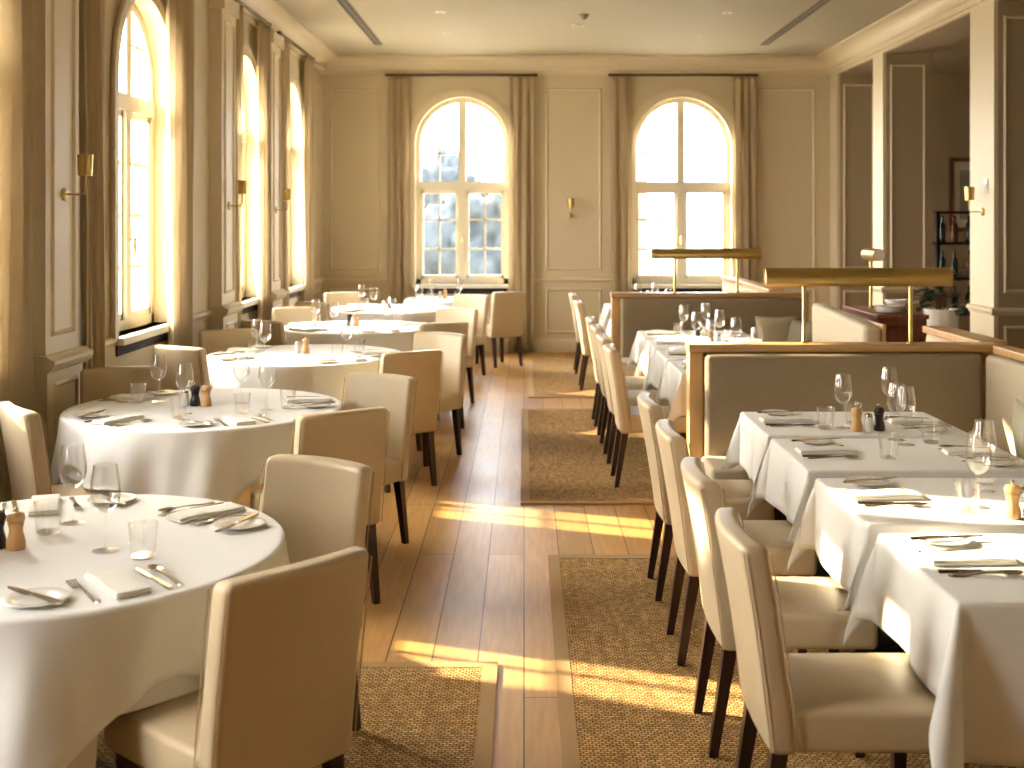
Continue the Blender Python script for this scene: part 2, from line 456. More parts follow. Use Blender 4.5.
# ------------------------------------------------------------------ windows
wn = 1
def window(op, mapf, rows, trans, wd, casing):
    global wn, tn
    uc, h, sill, sp = op
    root = bpy.data.objects.new('window_%d' % wn, None); COL.objects.link(root); root['kind'] = 'structure'
    wn += 1
    d0, d1 = wd, wd+.07
    def bx(mb, u0, u1, z0, z1, a=d0, b=d1):
        P = [mapf(u,w,z) for z in (z0,z1) for (u,w) in ((u0,a),(u1,a),(u1,b),(u0,b))]
        mb.hexa(P[:4], P[4:])
    fr = MB()
    t = .06
    def ring(hh0, hh1, a, b, mb):
        o = [(uc-hh1, sill)] + arch_pts(uc, hh1, sp) + [(uc+hh1, sill)]
        i = [(uc-hh0, sill)] + arch_pts(uc, hh0, sp) + [(uc+hh0, sill)]
        mb.strip([mapf(p[0],a,p[1]) for p in i], [mapf(p[0],a,p[1]) for p in o], [mapf(p[0],b,p[1]) for p in i], [mapf(p[0],b,p[1]) for p in o])
    ring(h-t, h+.002, d0, d1, fr)
    bx(fr, uc-h, uc+h, sill, sill+.07)
    fr.obj('frame', M['winframe'], root, 30)
    ml = MB(); bx(ml, uc-.05, uc+.05, sill+.07, sp+h-t, d0-.015, d1)
    ml.obj('mullion', M['winframe'], root, 0)
    tr = MB(); bx(tr, uc-h+t, uc+h-t, trans-.055, trans+.055, d0-.02, d1)
    tr.obj('transom', M['winframe'], root, 0)
    zb, zt = sill+.07, trans-.055
    mu = MB()
    for s in (-1, 1):
        a, b = (uc-h+t, uc-.05) if s < 0 else (uc+.05, uc+h-t)
        # casement stiles and rails
        bx(mu, a, a+.035, zb, zt, d0+.01, d1-.01); bx(mu, b-.035, b, zb, zt, d0+.01, d1-.01)
        bx(mu, a, b, zb, zb+.045, d0+.01, d1-.01); bx(mu, a, b, zt-.04, zt, d0+.01, d1-.01)
        c = (a+b)/2
        bx(mu, c-.012, c+.012, zb, zt, d0+.02, d1-.02)
        for k in range(1, rows):
            z = zb + (zt-zb)*k/rows
            bx(mu, a, b, z-.012, z+.012, d0+.02, d1-.02)
        # upper lights
        ctop = sp + math.sqrt(max(0, (h-t)**2 - (c-uc)**2))
        bx(mu, c-.01, c+.01, trans+.05, ctop, d0+.025, d1-.02)
        zz = trans + .42
        bx(mu, a+.01, b-.01, zz-.01, zz+.01, d0+.025, d1-.02)
    mu.obj('muntins', M['winframe'], root, 0)
    pn = MB(); w = (d0+d1)/2
    o = [(uc-h+t, sill+.06)] + arch_pts(uc, h-t, sp) + [(uc+h-t, sill+.06)]
    n = len(o)
    pn.add([mapf(p[0], w-.002, p[1]) for p in o] + [mapf(p[0], w+.002, p[1]) for p in o], [tuple(range(n)), tuple(reversed(range(n, 2*n)))] + [(k, (k+1)%n, n+(k+1)%n, n+k) for k in range(n)])
    pn.obj('pane', M['pane'], root, 0)
    hd = MB(); hd.tube([mapf(uc, d0-.02, sill+.62), mapf(uc, d0-.055, sill+.62)], .008); hd.tube([mapf(uc, d0-.055, sill+.63), mapf(uc, d0-.055, sill+.52)], .009)
    hd.obj('handle', M['brass'], root)
    sl = MB(); bx(sl, uc-h-.03, uc+h+.03, sill-.045, sill, -.07, d0+.02)
    sl.obj('window_sill', M['winframe'], root, 0)
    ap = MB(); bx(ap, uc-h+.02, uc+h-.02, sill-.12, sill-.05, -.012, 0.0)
    ap.obj('radiator_slot_shade', M['dark'], root, 0)  # dark strip on the wall face, slot's inner shade put into its colour
    # casing around the arch, on the wall face
    cs = MB(); ring(h, h+.085, -.028, .0, cs); ring(h+.06, h+.1, -.04, -.02, cs)
    struct('trim_%d' % tn, cs, M['trim'], 30); tn += 1
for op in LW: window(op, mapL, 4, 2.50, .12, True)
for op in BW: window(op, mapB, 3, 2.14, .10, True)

# ------------------------------------------------------------------ curtains and rods
def curtain(u0, u1, ztop, mapf, label, group, flare=0., phase=0., mat='curtain'):
    """a gathered panel hung between u0 and u1; built as one folded sheet with thickness"""
    nf = max(2, round((u1-u0)/.105)); n = nf*8
    zs = [.012, .25, .6, 1.1, 1.7, 2.3, 2.9, ztop-.16, ztop-.05, ztop]
    vs = []; fs = []
    for j, z in enumerate(zs):
        k = z/ztop
        for i in range(n+1):
            t = i/n
            a = .030*(1-.35*k) if z < ztop-.1 else .016
            wob = .012*math.sin(3*t*PI+phase+z*1.3)
            u = u0 + (u1-u0)*t + .012*math.sin(2*PI*nf*t*2+phase)*(1-k*.5) + flare*(1-k)*(t-.5)
            w = -.085 + a*math.cos(2*PI*nf*t + phase + .35*math.sin(z+phase+t*7)) + wob
            vs.append(mapf(u, min(w, -.03), z))
    m = n+1
    for j in range(len(zs)-1):
        for i in range(n): fs.append((j*m+i, j*m+i+1, (j+1)*m+i+1, (j+1)*m+i))
    o = MB().add(vs, fs).obj('curtain', M[mat], None, 60)
    s = o.modifiers.new('thick', 'SOLIDIFY'); s.thickness = .006
    tag(o, label, 'curtain', group); return o
def rod(u0, u1, z, mapf, label, group):
    root = thing('curtain_rod', label, 'curtain rod', mapf((u0+u1)/2, 0, z), 0, group)
    ox, oy, oz = mapf((u0+u1)/2, 0, z)
    sub = lambda p: (p[0]-ox, p[1]-oy, p[2]-oz)
    r = MB(); r.tube([sub(mapf(u0,-.085,z)), sub(mapf(u1,-.085,z))], .017, 10); r.obj('pole', M['rod'], root)
    for u in (u0, u1):
        f = MB(); f.lathe([(.0,-.02),(.02,-.016),(.026,0),(.02,.016),(0,.02)], 10, sub(mapf(u,-.085,z))); f.obj('finial', M['rod'], root)
    for u in (u0+.06, u1-.06):
        b = MB(); b.tube([sub(mapf(u,0,z)), sub(mapf(u,-.085,z))], .009, 6); b.obj('bracket', M['rod'], root)
wl = ['window beside the nearest wall lamp', 'middle window of the left wall', 'last window of the left wall']
LC = [ ((1.30,1.93),(2.60,3.10), 'out-of-sight window, curtains added to cut its light'), # near, far curtain per left window; first pair unseen, added to cut light
    ((4.10,4.48),(5.62,6.12), 'nearest window at the left edge of the picture'),
    ((6.80,7.17),(8.50,9.06), 'tall window behind the second round table'),
    ((10.43,10.62),(11.42,11.82), 'tall window behind the third round table'),
    ((12.36,12.78),(13.86,14.30), 'last tall window on the left wall')]
for i, (a, b, nm) in enumerate(LC):
    curtain(a[0], a[1], 3.60, mapL, 'taupe curtain, near side of the '+nm, 'left wall curtains', 0, i*1.1)
    curtain(b[0], b[1], 3.60, mapL, 'taupe curtain, far side of the '+nm, 'left wall curtains', 0, 2+i*.7)
    rod(a[0]-.02, b[1]+.02, 3.626, mapL, 'dark bronze curtain rod above the '+nm, 'left wall curtain rods')
BC = [((-1.74,-1.47),(-.19,.13),'left arched window of the back wall'), ((1.12,1.36),(2.68,2.96),'right arched window of the back wall')]
for i, (a, b, nm) in enumerate(BC):
    curtain(a[0], a[1], 3.53, mapB, 'taupe curtain hanging left of the '+nm, 'back wall curtains', 0, i)
    curtain(b[0], b[1], 3.53, mapB, 'taupe curtain hanging right of the '+nm, 'back wall curtains', 0, 3+i)
    rod(a[0]-.02, b[1]+.02, 3.556, mapB, 'dark bronze curtain rod above the '+nm, 'back wall curtain rods')

# ------------------------------------------------------------------ rugs
def rug(x0, x1, y0, y1, label):
    root = thing('woven_rug', label, 'rug', ((x0+x1)/2, (y0+y1)/2, 0), 0, 'jute rugs on the oak floor')
    a, b = (x1-x0)/2, (y1-y0)/2; w = .055
    MB().box(-a+w, a-w, -b+w, b-w, 0.0, .009).obj('field', M['rug'], root, 0)
    mb = MB()
    mb.box(-a, -a+w, -b, b, 0, .011).box(a-w, a, -b, b, 0, .011).box(-a+w, a-w, -b, -b+w, 0, .011).box(-a+w, a-w, b-w, b, 0, .011)
    mb.obj('binding', M['rugedge'], root, 0)
rug(-2.3, -.10, 1.6, 4.59, 'jute rug under the nearest round table, left of the aisle')
rug(.12, 1.9, 1.6, 6.05, 'jute rug under the front booth chairs, right of the aisle')
rug(-.02, 1.9, 7.16, 10.75, 'jute rug under the second booth chairs, behind the first')
rug(.04, 1.9, 11.45, 14.6, 'farthest jute rug, near the back wall')

# ------------------------------------------------------------------ chairs
def make_chair():
    t = thing('dining_chair', '-', 'chair')
    def bend(x, y, z):
        k = (z-.34)/.54
        return (x - .075*k - .02*k*k + .030*(y/.21)**2*(.35+.65*k), y, z + .006*(1-(y/.21)**2)*max(0,k))
    b = MB(); b.rbox(-.235, -.165, -.212, .212, .34, .87, .022, 3, (1,8,8), bend); b.obj('backrest', M['chair'], t, 50)
    def seatf(x, y, z):
        if z > .44: z += .014*(1-(y/.21)**2)*(1-((x-.04)/.24)**2)
        return (x, y*(1+.03*(x+.2)/.45), z)
    s = MB(); s.rbox(-.19, .262, -.206, .206, .345, .455, .02, 3, (6,6,1), seatf); s.obj('seat', M['chair'], t, 50)
    for sy in (-1, 1):
        sm = MB()
        for xx in (-.2345, -.1655):
            pts = []
            for i in range(13):
                z = .35 + .50*i/12
                p = bend(xx, sy*.2125, z); pts.append((p[0], p[1]*.998, p[2]))
            sm.tube(pts, .0022, 5)
        sm.obj('piping', M['seam'], t)
    for sx in (-1, 1):
        for sy in (-1, 1):
            x0, y0 = (.215 if sx > 0 else -.195), sy*.165
            x1 = x0 + (-.005 if sx > 0 else -.055); y1 = y0 + sy*.004
            a, c = .021, .014
            mb = MB(); mb.hexa([(x1-c,y1-c,0),(x1+c,y1-c,0),(x1+c,y1+c,0),(x1-c,y1+c,0)], [(x0-a,y0-a,.35),(x0+a,y0-a,.35),(x0+a,y0+a,.35),(x0-a,y0+a,.35)])
            mb.obj('leg', M['leg'], t, 0)
    return t
PROTO['chair'] = [make_chair(), False]
RUGZ = .0115
def on_rug(x, y): return (-2.3<x<-.1 and 1.6<y<4.6) or (.1<x<1.9 and (1.6<y<6.05 or 7.16<y<10.75 or 11.45<y<14.6))
def chair(bx, by, fx, fy, label, group, rugged=True):
    l = math.hypot(fx, fy); fx /= l; fy /= l
    x, y = bx + .29*fx, by + .29*fy
    an = math.atan2(fy, fx); SEATS.append((x+.035*fx, y+.035*fy, an, .272, .234, .486))
    return place('chair', (x, y, RUGZ if on_rug(x, y) and rugged else .0005), an, label, group)
SEATS = [(1.66,6.17,0,.8,.2,.462),(2.25,4.3,0,.225,2.2,.462),(2.1,8.95,0,.26,.8,.462),(1.7,10.75,0,.95,.25,.462),(2.2,12.9,0,.31,1.5,.462)]
GA, GW, GB = 'chairs on the aisle side of the round tables', 'chairs on the window side of the round tables', 'chairs along the booth tables'
chair(-.525, 2.84, -.74, .67, 'cream dining chair in the left foreground, its back turned to the camera', GA)
chair(-.685, 4.10, -.5, -.86, 'cream dining chair facing the camera at the nearest round table', GA)
chair(-.77, 5.19, -.58, .81, 'cream dining chair, back to camera, at the second round table', GA)
chair(-.75, 6.43, -.5, -.86, 'cream dining chair facing the camera at the second round table, aisle side', GA)
chair(-.69, 7.55, -.57, .82, 'cream dining chair, back to camera, at the third round table, aisle side', GA)
chair(-.60, 8.80, -.45, -.89, 'pale sunlit dining chair facing the camera at the third round table, aisle side', GA)
chair(-.63, 9.66, -.5, .87, 'dining chair, back to camera, at the fourth round table, aisle side', GA)
chair(-.61, 11.25, -.45, -.89, 'dining chair facing the camera at the fourth round table, aisle side', GA)
chair(-.57, 13.25, -.45, -.89, 'sunlit dining chair at the fifth round table, aisle side', GA)
chair(-.16, 13.85, -.5, .87, 'dining chair standing alone beside the small table under the back window', GA)
chair(-2.27, 5.32, .75, .6, 'sun-streaked dining chair at the left edge, near side of the second round table', GW)
chair(-2.27, 6.75, .35, -.94, 'dining chair facing the camera beside the pilaster, second round table', GW)
chair(-2.27, 7.84, .5, .87, 'shaded dining chair below the window sill, near side of the third round table', GW)
chair(-2.24, 9.08, .45, -.9, 'dining chair facing the camera, window side of the third round table', GW)
chair(-2.17, 9.86, .5, .87, 'shaded dining chair, near window side of the fourth round table', GW)
chair(-2.19, 11.42, .42, -.9, 'dining chair facing the camera, window side of the fourth round table', GW)
chair(-2.15, 12.1, .5, .87, 'sunlit dining chair, near window side of the fifth round table', GW)
chair(-2.1, 13.8, .45, -.9, 'sunlit dining chair facing the camera, far window side of the fifth round table', GW)
onames = ['nearest', 'second', 'third', 'fourth']
for i, y in enumerate((3.22, 3.95, 4.73, 5.50)):
    chair(.555, y, 1, 0, 'cream dining chair at the front booth, %s from the camera' % onames[i], GB)
for i, y in enumerate((7.76, 8.5, 9.25, 10.0)):
    chair(.545, y, 1, 0, 'cream dining chair at the second booth, %s from the camera' % onames[i], GB)
for i, y in enumerate((12.1, 13.35)):
    chair(.53, y, 1, 0, 'cream dining chair at the last booth, %s' % ('nearer of two' if i == 0 else 'farther of two'), GB)

# ------------------------------------------------------------------ tables and cloths
ZT = .745
def round_table(x, y, r, nm):
    t = thing('round_table', 'round pedestal table under a white cloth, '+nm, 'table', (x, y, 0), 0, 'round tables')
    MB().lathe([(0,ZT-.03),(r-.01,ZT-.03),(r-.006,ZT-.025),(r-.006,ZT-.005),(r-.01,ZT)]+[(0,ZT)], 48).obj('tabletop', M['leg'], t)
    MB().lathe([(0,.06),(.055,.06),(.05,.3),(.045,.6),(.09,ZT-.031),(0,ZT-.031)], 16).obj('pedestal', M['leg'], t)
    mb = MB()
    for k in range(4):
        a = k*PI/2 + PI/4
        c, s = math.cos(a), math.sin(a)
        mb.tube([(c*.03, s*.03, .09), (c*.11, s*.11, .07), (c*.19, s*.19, .03)], [.032,.028,.018], 8)
    mb.obj('foot', M['leg'], t)
    return t
# SEATS: footprints (x, y, angle, half length, half width, height) that a hanging cloth rests on
def rest(x, y, z, m=0):
    for (cx, cy, an, a, b, h) in SEATS:
        dx, dy = x-cx, y-cy
        u = dx*math.cos(an)+dy*math.sin(an); v = -dx*math.sin(an)+dy*math.cos(an)
        if abs(u) < a+m and abs(v) < b+m: z = max(z, h)
    return z
def round_cloth(x, y, r, nm, seed=0, n=160):
    rng = random.Random(seed); ph = [rng.uniform(0, 6.28) for _ in range(6)]
    rr = .014; vs = [(0,0,ZT+.005)]; fs = []
    radii = [.2*r, .5*r, .8*r, r-.02]
    hs = [0, .25, .5, .75, 1.0]
    def rip(th):
        return (.5*math.sin(9*th+ph[0]) + .35*math.sin(14*th+ph[1]+.6*math.sin(3*th)) + .3*math.sin(5*th+ph[2]) + .2*math.sin(21*th+ph[3]))
    cf = [(2*PI*(k+rng.uniform(.1,.9))/13, rng.uniform(.05,.11), rng.choice((1,-1,1))*rng.uniform(.10,.22)) for k in range(13)]
    def cone(th):
        return sum(a*math.exp(-(((th-c+PI)%(2*PI)-PI)/w_)**2) for c, w_, a in cf)
    rings = []
    for q in radii: rings.append([(q*math.cos(2*PI*i/n), q*math.sin(2*PI*i/n), ZT+.005) for i in range(n)])
    for a in (0, 30, 60, 90):
        q = r - .002 + rr*math.sin(R(a)); z = ZT+.005 - rr*(1-math.cos(R(a)))
        rings.append([(q*math.cos(2*PI*i/n), q*math.sin(2*PI*i/n), z) for i in range(n)])
    N = 9
    for j in range(1, N+1):
        ring = []
        for i in range(n):
            th = 2*PI*i/n
            oh = .205 + .235*math.sin(2*(th+PI/4))**2 + .012*math.sin(7*th+ph[4])
            s = oh*j/N
            f = rip(th); f = f*.55 if f > 0 else f
            q = r + rr - .002 + .07*s + s*.44*f*min(1, s/.12)*(.6) + .10*s*math.sin(2*(th+PI/4))**4
            q += s*cone(th + .25*s)
            q = max(q, r + .011)
            ring.append((q*math.cos(th), q*math.sin(th), rest(x+q*math.cos(th), y+q*math.sin(th), ZT+.005-rr - s)))
        rings.append(ring)
    for ring in rings: vs += ring
    for i in range(n): fs.append((0, 1+i, 1+(i+1)%n))
    for j in range(len(rings)-1):
        for i in range(n): fs.append((1+j*n+i, 1+(j+1)*n+i, 1+(j+1)*n+(i+1)%n, 1+j*n+(i+1)%n))
    o = MB().add(vs, fs).obj('tablecloth', M['cloth'], None, 80); o.location = (x, y, 0)
    m = o.modifiers.new('thick', 'SOLIDIFY'); m.thickness = .003; m.offset = -1
    tag(o, 'white linen cloth draped over the round table, '+nm, 'tablecloth', 'round tablecloths'); return o
def under_cloth(x, y, r, nm, n=360):
    rings = [[(q*math.cos(2*PI*i/n), q*math.sin(2*PI*i/n), ZT+.0015) for i in range(n)] for q in (.3, r-.006)]
    for j in range(0, 10):
        sdrop = .44*j/9; ring = []
        for i in range(n):
            th = 2*PI*i/n
            q = r - .001 + .003*(sdrop/.44)*math.sin(11*th)
            ring.append((q*math.cos(th), q*math.sin(th), rest(x+q*math.cos(th), y+q*math.sin(th), ZT+.001-sdrop, .05) - .006*(j > 0)))
        rings.append(ring)
    vs = [(0,0,ZT+.0015)]; fs = [(0, 1+i, 1+(i+1)%n) for i in range(n)]
    for ring in rings: vs += ring
    for j in range(len(rings)-1):
        for i in range(n): fs.append((1+j*n+i, 1+(j+1)*n+i, 1+(j+1)*n+(i+1)%n, 1+j*n+(i+1)%n))
    o = MB().add(vs, fs).obj('undercloth', M['cloth'], None, 80); o.location = (x, y, 0)
    m = o.modifiers.new('thick', 'SOLIDIFY'); m.thickness = .001; m.offset = -1
    tag(o, 'longer undercloth showing below the white cloth, round table '+nm, 'tablecloth', 'undercloths')
def rect_table(x0, x1, y0, y1, nm):
    cx, cy = (x0+x1)/2, (y0+y1)/2; a, b = (x1-x0)/2-.008, (y1-y0)/2-.008
    t = thing('square_table', 'two-seat pedestal table, '+nm, 'table', (cx, cy, 0), 0, 'booth tables')
    MB().rbox(-a, a, -b, b, ZT-.03, ZT, .006, 2).obj('tabletop', M['leg'], t)
    MB().lathe([(0,.04),(.04,.04),(.036,.4),(.036,ZT-.05),(.1,ZT-.031),(0,ZT-.031)], 14).obj('pedestal', M['black'], t)
    MB().rbox(-.24, .24, -.2, .2, .012, .04, .012, 2).obj('foot', M['black'], t)
def rect_cloth(x0, x1, y0, y1, nm, seed=0, o=.27, ylim=.028, of=.27):
    cx, cy = (x0+x1)/2, (y0+y1)/2; a, b = (x1-x0)/2-.004, (y1-y0)/2-.004
    rng = random.Random(seed+50); ph = [rng.uniform(0, 6.28) for _ in range(8)]
    rr = .012; arc = rr*PI/2
    off = [0] + [arc*i/3 for i in range(1,4)] + [arc + (o-arc)*i/10 for i in range(1,11)]
    offf = [0] + [arc*i/3 for i in range(1,4)] + [arc + (of-arc)*i/12 for i in range(1,13)]
    def axis(h, lo=off):
        m = [-h + 2*h*i/30 for i in range(31)]
        return [-h-q for q in reversed(lo[1:])] + m + [h+q for q in off[1:]]
    U, V = axis(a), axis(b, offf)
    vs = []; fs = []
    def prof(s):
        if s <= arc: return rr*math.sin(s/rr), rr*(1-math.cos(s/rr)), 0
        return rr, rr + (s-arc), s-arc
    for u in U:
        for v in V:
            dx = max(abs(u)-a, 0); dy = max(abs(v)-b, 0)
            bx_, by_ = max(-a, min(a, u)), max(-b, min(b, v))
            s = math.hypot(dx, dy)
            if s < 1e-9: vs.append((u, v, ZT+.005)); continue
            nx, ny = dx/s*(1 if u > 0 else -1), dy/s*(1 if v > 0 else -1)
            h, z, sp = prof(s)
            two = 2*abs(nx*ny)
            e = .34*sp*two**1.15
            rip = .055*sp*math.sin((u*9 if dy > dx else v*9)+ph[int(u>0)+2*int(v>0)])*(1-two)
            out = h + .05*sp + e + rip
            # corners: let the cone lean out along the long diagonal
            out = max(out, rr*.8) if sp > 0 else out
            oy = max(-(ylim if of < .3 else .3), min(ylim, ny*out))
            vs.append((bx_ + nx*out, by_ + oy, rest(cx+bx_ + nx*out, cy+by_ + oy, ZT+.005 - z*(1-.06*two))))
    m = len(V)
    for i in range(len(U)-1):
        for j in range(m-1): fs.append((i*m+j, (i+1)*m+j, (i+1)*m+j+1, i*m+j+1))
    ob = MB().add(vs, fs).obj('tablecloth', M['cloth'], None, 80); ob.location = (cx, cy, 0)
    md = ob.modifiers.new('thick', 'SOLIDIFY'); md.thickness = .003; md.offset = -1
    tag(ob, 'white cloth with pointed corners, '+nm, 'tablecloth', 'booth tablecloths')
ZI = ZT + .0068   # resting height on the cloth

# ------------------------------------------------------------------ tableware prototypes
def shell(prof, t):
    """outer profile bottom->top, returns closed thin shell profile"""
    return prof + [(max(r-t, 0.0004), z) for r, z in reversed(prof)]
def make_wine():
    t = thing('wine_glass', '-', 'glass')
    bowl = [(.004,.098),(.012,.101),(.024,.110),(.034,.125),(.039,.143),(.0395,.158),(.037,.180),(.033,.205),(.031,.222)]
    inn = [(.0298,.222),(.0317,.205),(.0357,.180),(.0382,.158),(.0377,.143),(.0327,.126),(.0225,.112),(.010,.1035),(.0003,.102)]
    MB().lathe(bowl+inn, 24).obj('bowl', M['glass'], t, 60)
    MB().lathe([(.008,.004),(.0045,.012),(.0034,.03),(.0032,.07),(.0042,.099)], 10).obj('stem', M['glass'], t, 60)
    MB().lathe([(.034,0),(.0345,.0015),(.022,.0035),(.008,.0055)], 24).obj('foot', M['glass'], t, 60)
    return t
def make_tumbler():
    t = thing('water_tumbler', '-', 'glass')
    MB().lathe([(.031,.006),(.033,.02),(.0375,.088),(.0383,.092),(.0363,.092),(.0355,.086),(.0315,.02),(.029,.0095),(.0003,.0095)], 24).obj('wall', M['glass'], t, 60)
    MB().lathe([(.028,0),(.0305,.002),(.031,.0058)], 24).obj('base', M['glass'], t, 60)
    return t
def grow(t, kx, kz):
    for c in t.children: c.data.transform(Matrix.Diagonal((kx, kx, kz, 1)))
    return t
def flat(pts_w, th, z, mb, curve=None):
    """strip along +x: list of (x, halfwidth, z offset)"""
    vs = []; fs = []
    for (x, w, dz) in pts_w:
        vs += [(x,-w,z+dz),(x,w,z+dz),(x,w*.8,z+dz+th),(x,-w*.8,z+dz+th)]
    for i in range(len(pts_w)-1):
        a = 4*i; b = a+4
        for k in range(4): fs.append((a+k, a+(k+1)%4, b+(k+1)%4, b+k))
    fs.append((3,2,1,0)); e = 4*(len(pts_w)-1); fs.append((e,e+1,e+2,e+3))
    mb.add(vs, fs)
def make_knife():
    t = thing('table_knife', '-', 'knife')
    m = MB(); flat([(-.115,.006,0),(-.11,.009,0),(-.06,.008,0),(-.005,.006,0),(.005,.0055,0)], .006, .0, m); m.obj('handle', M['steel'], t)
    m = MB(); flat([(.005,.006,.001),(.02,.010,.001),(.08,.0105,.001),(.105,.008,.001),(.12,.002,.001)], .002, .0, m); m.obj('blade', M['steel'], t)
    return t
def make_fork():
    t = thing('table_fork', '-', 'fork')
    m = MB(); flat([(-.105,.005,0),(-.10,.0085,0),(-.05,.006,.002),(.0,.004,.006),(.03,.005,.006)], .003, .0, m); m.obj('handle', M['steel'], t)
    m = MB(); flat([(.03,.005,.006),(.038,.011,.004),(.05,.0125,.002),(.056,.0125,.002)], .002, .0, m)
    for k in range(4):
        yy = -.0105 + k*.007
        m.add([(x, yy+s*.0022, z) for x, z in ((.055,.002),(.08,.003),(.1,.008)) for s in (-1,1)] + [(x, yy+s*.0018, z+.0022) for x, z in ((.055,.002),(.08,.003),(.1,.008)) for s in (-1,1)],
              [(0,1,3,2),(2,3,5,4),(6,8,9,7),(8,10,11,9),(0,2,8,6),(2,4,10,8),(1,7,9,3),(3,9,11,5),(4,5,11,10),(0,6,7,1)])
    m.obj('head', M['steel'], t)
    return t
def make_spoon():
    t = thing('soup_spoon', '-', 'spoon')
    m = MB(); flat([(-.105,.005,0),(-.10,.0085,0),(-.05,.006,.002),(.0,.004,.006),(.035,.005,.006)], .003, .0, m); m.obj('handle', M['steel'], t)
    m = MB(); vs = []; fs = []; n = 16; rg = 5
    for j in range(rg+1):
        q = j/rg
        for i in range(n):
            a = 2*PI*i/n
            vs.append((.066+.034*q*math.cos(a), .020*q*math.sin(a)*(1-.15*math.cos(a)), .0005+.008*q*q))
    for j in range(rg):
        for i in range(n): fs.append((j*n+i, j*n+(i+1)%n, (j+1)*n+(i+1)%n, (j+1)*n+i))
    o = m.add(vs, fs).obj('bowl', M['steel'], t, 80); s = o.modifiers.new('thick', 'SOLIDIFY'); s.thickness = .0012; s.offset = 1
    return t
def make_plate():
    t = thing('side_plate', '-', 'plate')
    MB().lathe([(0,.004),(.045,.004),(.052,.007),(.078,.0125),(.0795,.0118),(.079,.0105),(.054,.0045),(.044,0),(.0,0)], 32).obj('rim', M['ceramic'], t, 50)
    MB().lathe([(.0,.0042),(.040,.0042),(.041,.0048),(.0,.0048)], 24).obj('well', M['ceramic'], t, 50)
    return t
def make_napkin():
    o = MB()
    def f(x, y, z): return (x, y, z*(1-.12*(x/.12)**2) + .002*math.sin(x*30)*(z/.02))
    o.rbox(-.12, .12, -.047, .047, 0, .010, .0042, 2, (8,3,1), f)
    o.rbox(-.118, .117, -.045, .044, .010, .018, .0038, 2, (8,3,1), f)
    ob = o.obj('folded_napkin', M['napkin'], None, 60); tag(ob, '-', 'napkin'); return ob
def make_mill(name, mat, cat):
    t = thing(name, '-', cat)
    MB().lathe([(0,0),(.0255,0),(.0265,.004),(.0265,.02),(.024,.032),(.0195,.048),(.0185,.056),(.021,.070),(.0235,.077),(0,.077)], 20).obj('body', mat, t, 50)
    MB().lathe([(0,.077),(.0205,.078),(.0245,.082),(.0255,.092),(.023,.101),(.012,.106),(0,.107)], 20).obj('head', mat, t, 50)
    MB().lathe([(0,.106),(.003,.106),(.003,.110),(.0065,.113),(.0065,.117),(.003,.120),(0,.121)], 12).obj('knob', M['steel'], t, 50)
    return t
def make_shaker():
    t = thing('salt_shaker', '-', 'salt shaker')
    MB().lathe([(0,0),(.021,0),(.022,.004),(.020,.05),(.016,.064),(0,.064)], 18).obj('body', M['ceramic'], t, 50)
    MB().lathe([(0,.064),(.0165,.064),(.0165,.074),(.012,.082),(0,.084)], 18).obj('cap', M['steel'], t, 50)
    return t
PROTO.update(wine=[grow(make_wine(), 1.07, 1.11),0], tumbler=[grow(make_tumbler(), 1.08, 1.07),0], knife=[make_knife(),0], fork=[make_fork(),0], spoon=[make_spoon(),0],
             plate=[make_plate(),0], napkin=[make_napkin(),0], pepper=[make_mill('pepper_mill', M['mill'], 'pepper mill'),0],
             dark=[make_mill('pepper_mill', M['milldark'], 'pepper mill'),0], salt=[make_shaker(),0])
GI = dict(wine='wine glasses', tumbler='water tumblers', knife='table knives', fork='table forks', spoon='soup spoons', plate='side plates', napkin='folded napkins', pepper='wooden pepper mills', dark='dark pepper mills', salt='white salt shakers')
DESC = dict(wine='clear stemmed wine glass', tumbler='clear water tumbler', knife='steel table knife', fork='steel table fork', spoon='steel spoon', plate='round white side plate', napkin='folded white linen napkin')
def item(kind, x, y, rz, lab, dz=0.):
    return place(kind, (x, y, ZI+dz), rz, lab, GI[kind])

def setting(px, py, dx, dy, where, full=True, glasses=True, jig=0, skip=()):
    """px,py: rim point in front of the diner; (dx,dy): the way the diner faces"""
    rng = random.Random(int(px*100)+int(py*1000))
    lx, ly = -dy, dx
    ang = math.atan2(dy, dx)
    def P(f, l): return (px + dx*f + lx*l, py + dy*f + ly*l)
    j = lambda a: rng.uniform(-a, a)
    if 'napkin' not in skip: item('napkin', *P(.155, j(.006)), ang+j(.06), 'folded white linen napkin of the '+where)
    if 'knife' not in skip: item('knife', *P(.15, -.095), ang+j(.05), 'steel table knife right of the napkin, '+where)
    if full and 'spoon' not in skip: item('spoon', *P(.155, -.13), ang+j(.05), 'steel spoon outside the knife, '+where)
    if full and 'fork' not in skip: item('fork', *P(.15, .088), ang+j(.08), 'steel table fork left of the napkin, '+where)
    if 'plate' not in skip: item('plate', *P(.155, .205), 0, 'round white side plate of the '+where)
    if full and 'butter' not in skip: item('knife', *P(.165, .205), ang+.25+j(.2), 'steel butter knife lying across the side plate, '+where, .0125)
    if glasses:
        if 'wine' not in skip: item('wine', *P(.335, -.10+j(.01)), 0, 'clear stemmed wine glass of the '+where)
        if 'tumbler' not in skip: item('tumbler', *P(.30, -.01+j(.01)), 0, 'clear water tumbler of the '+where)

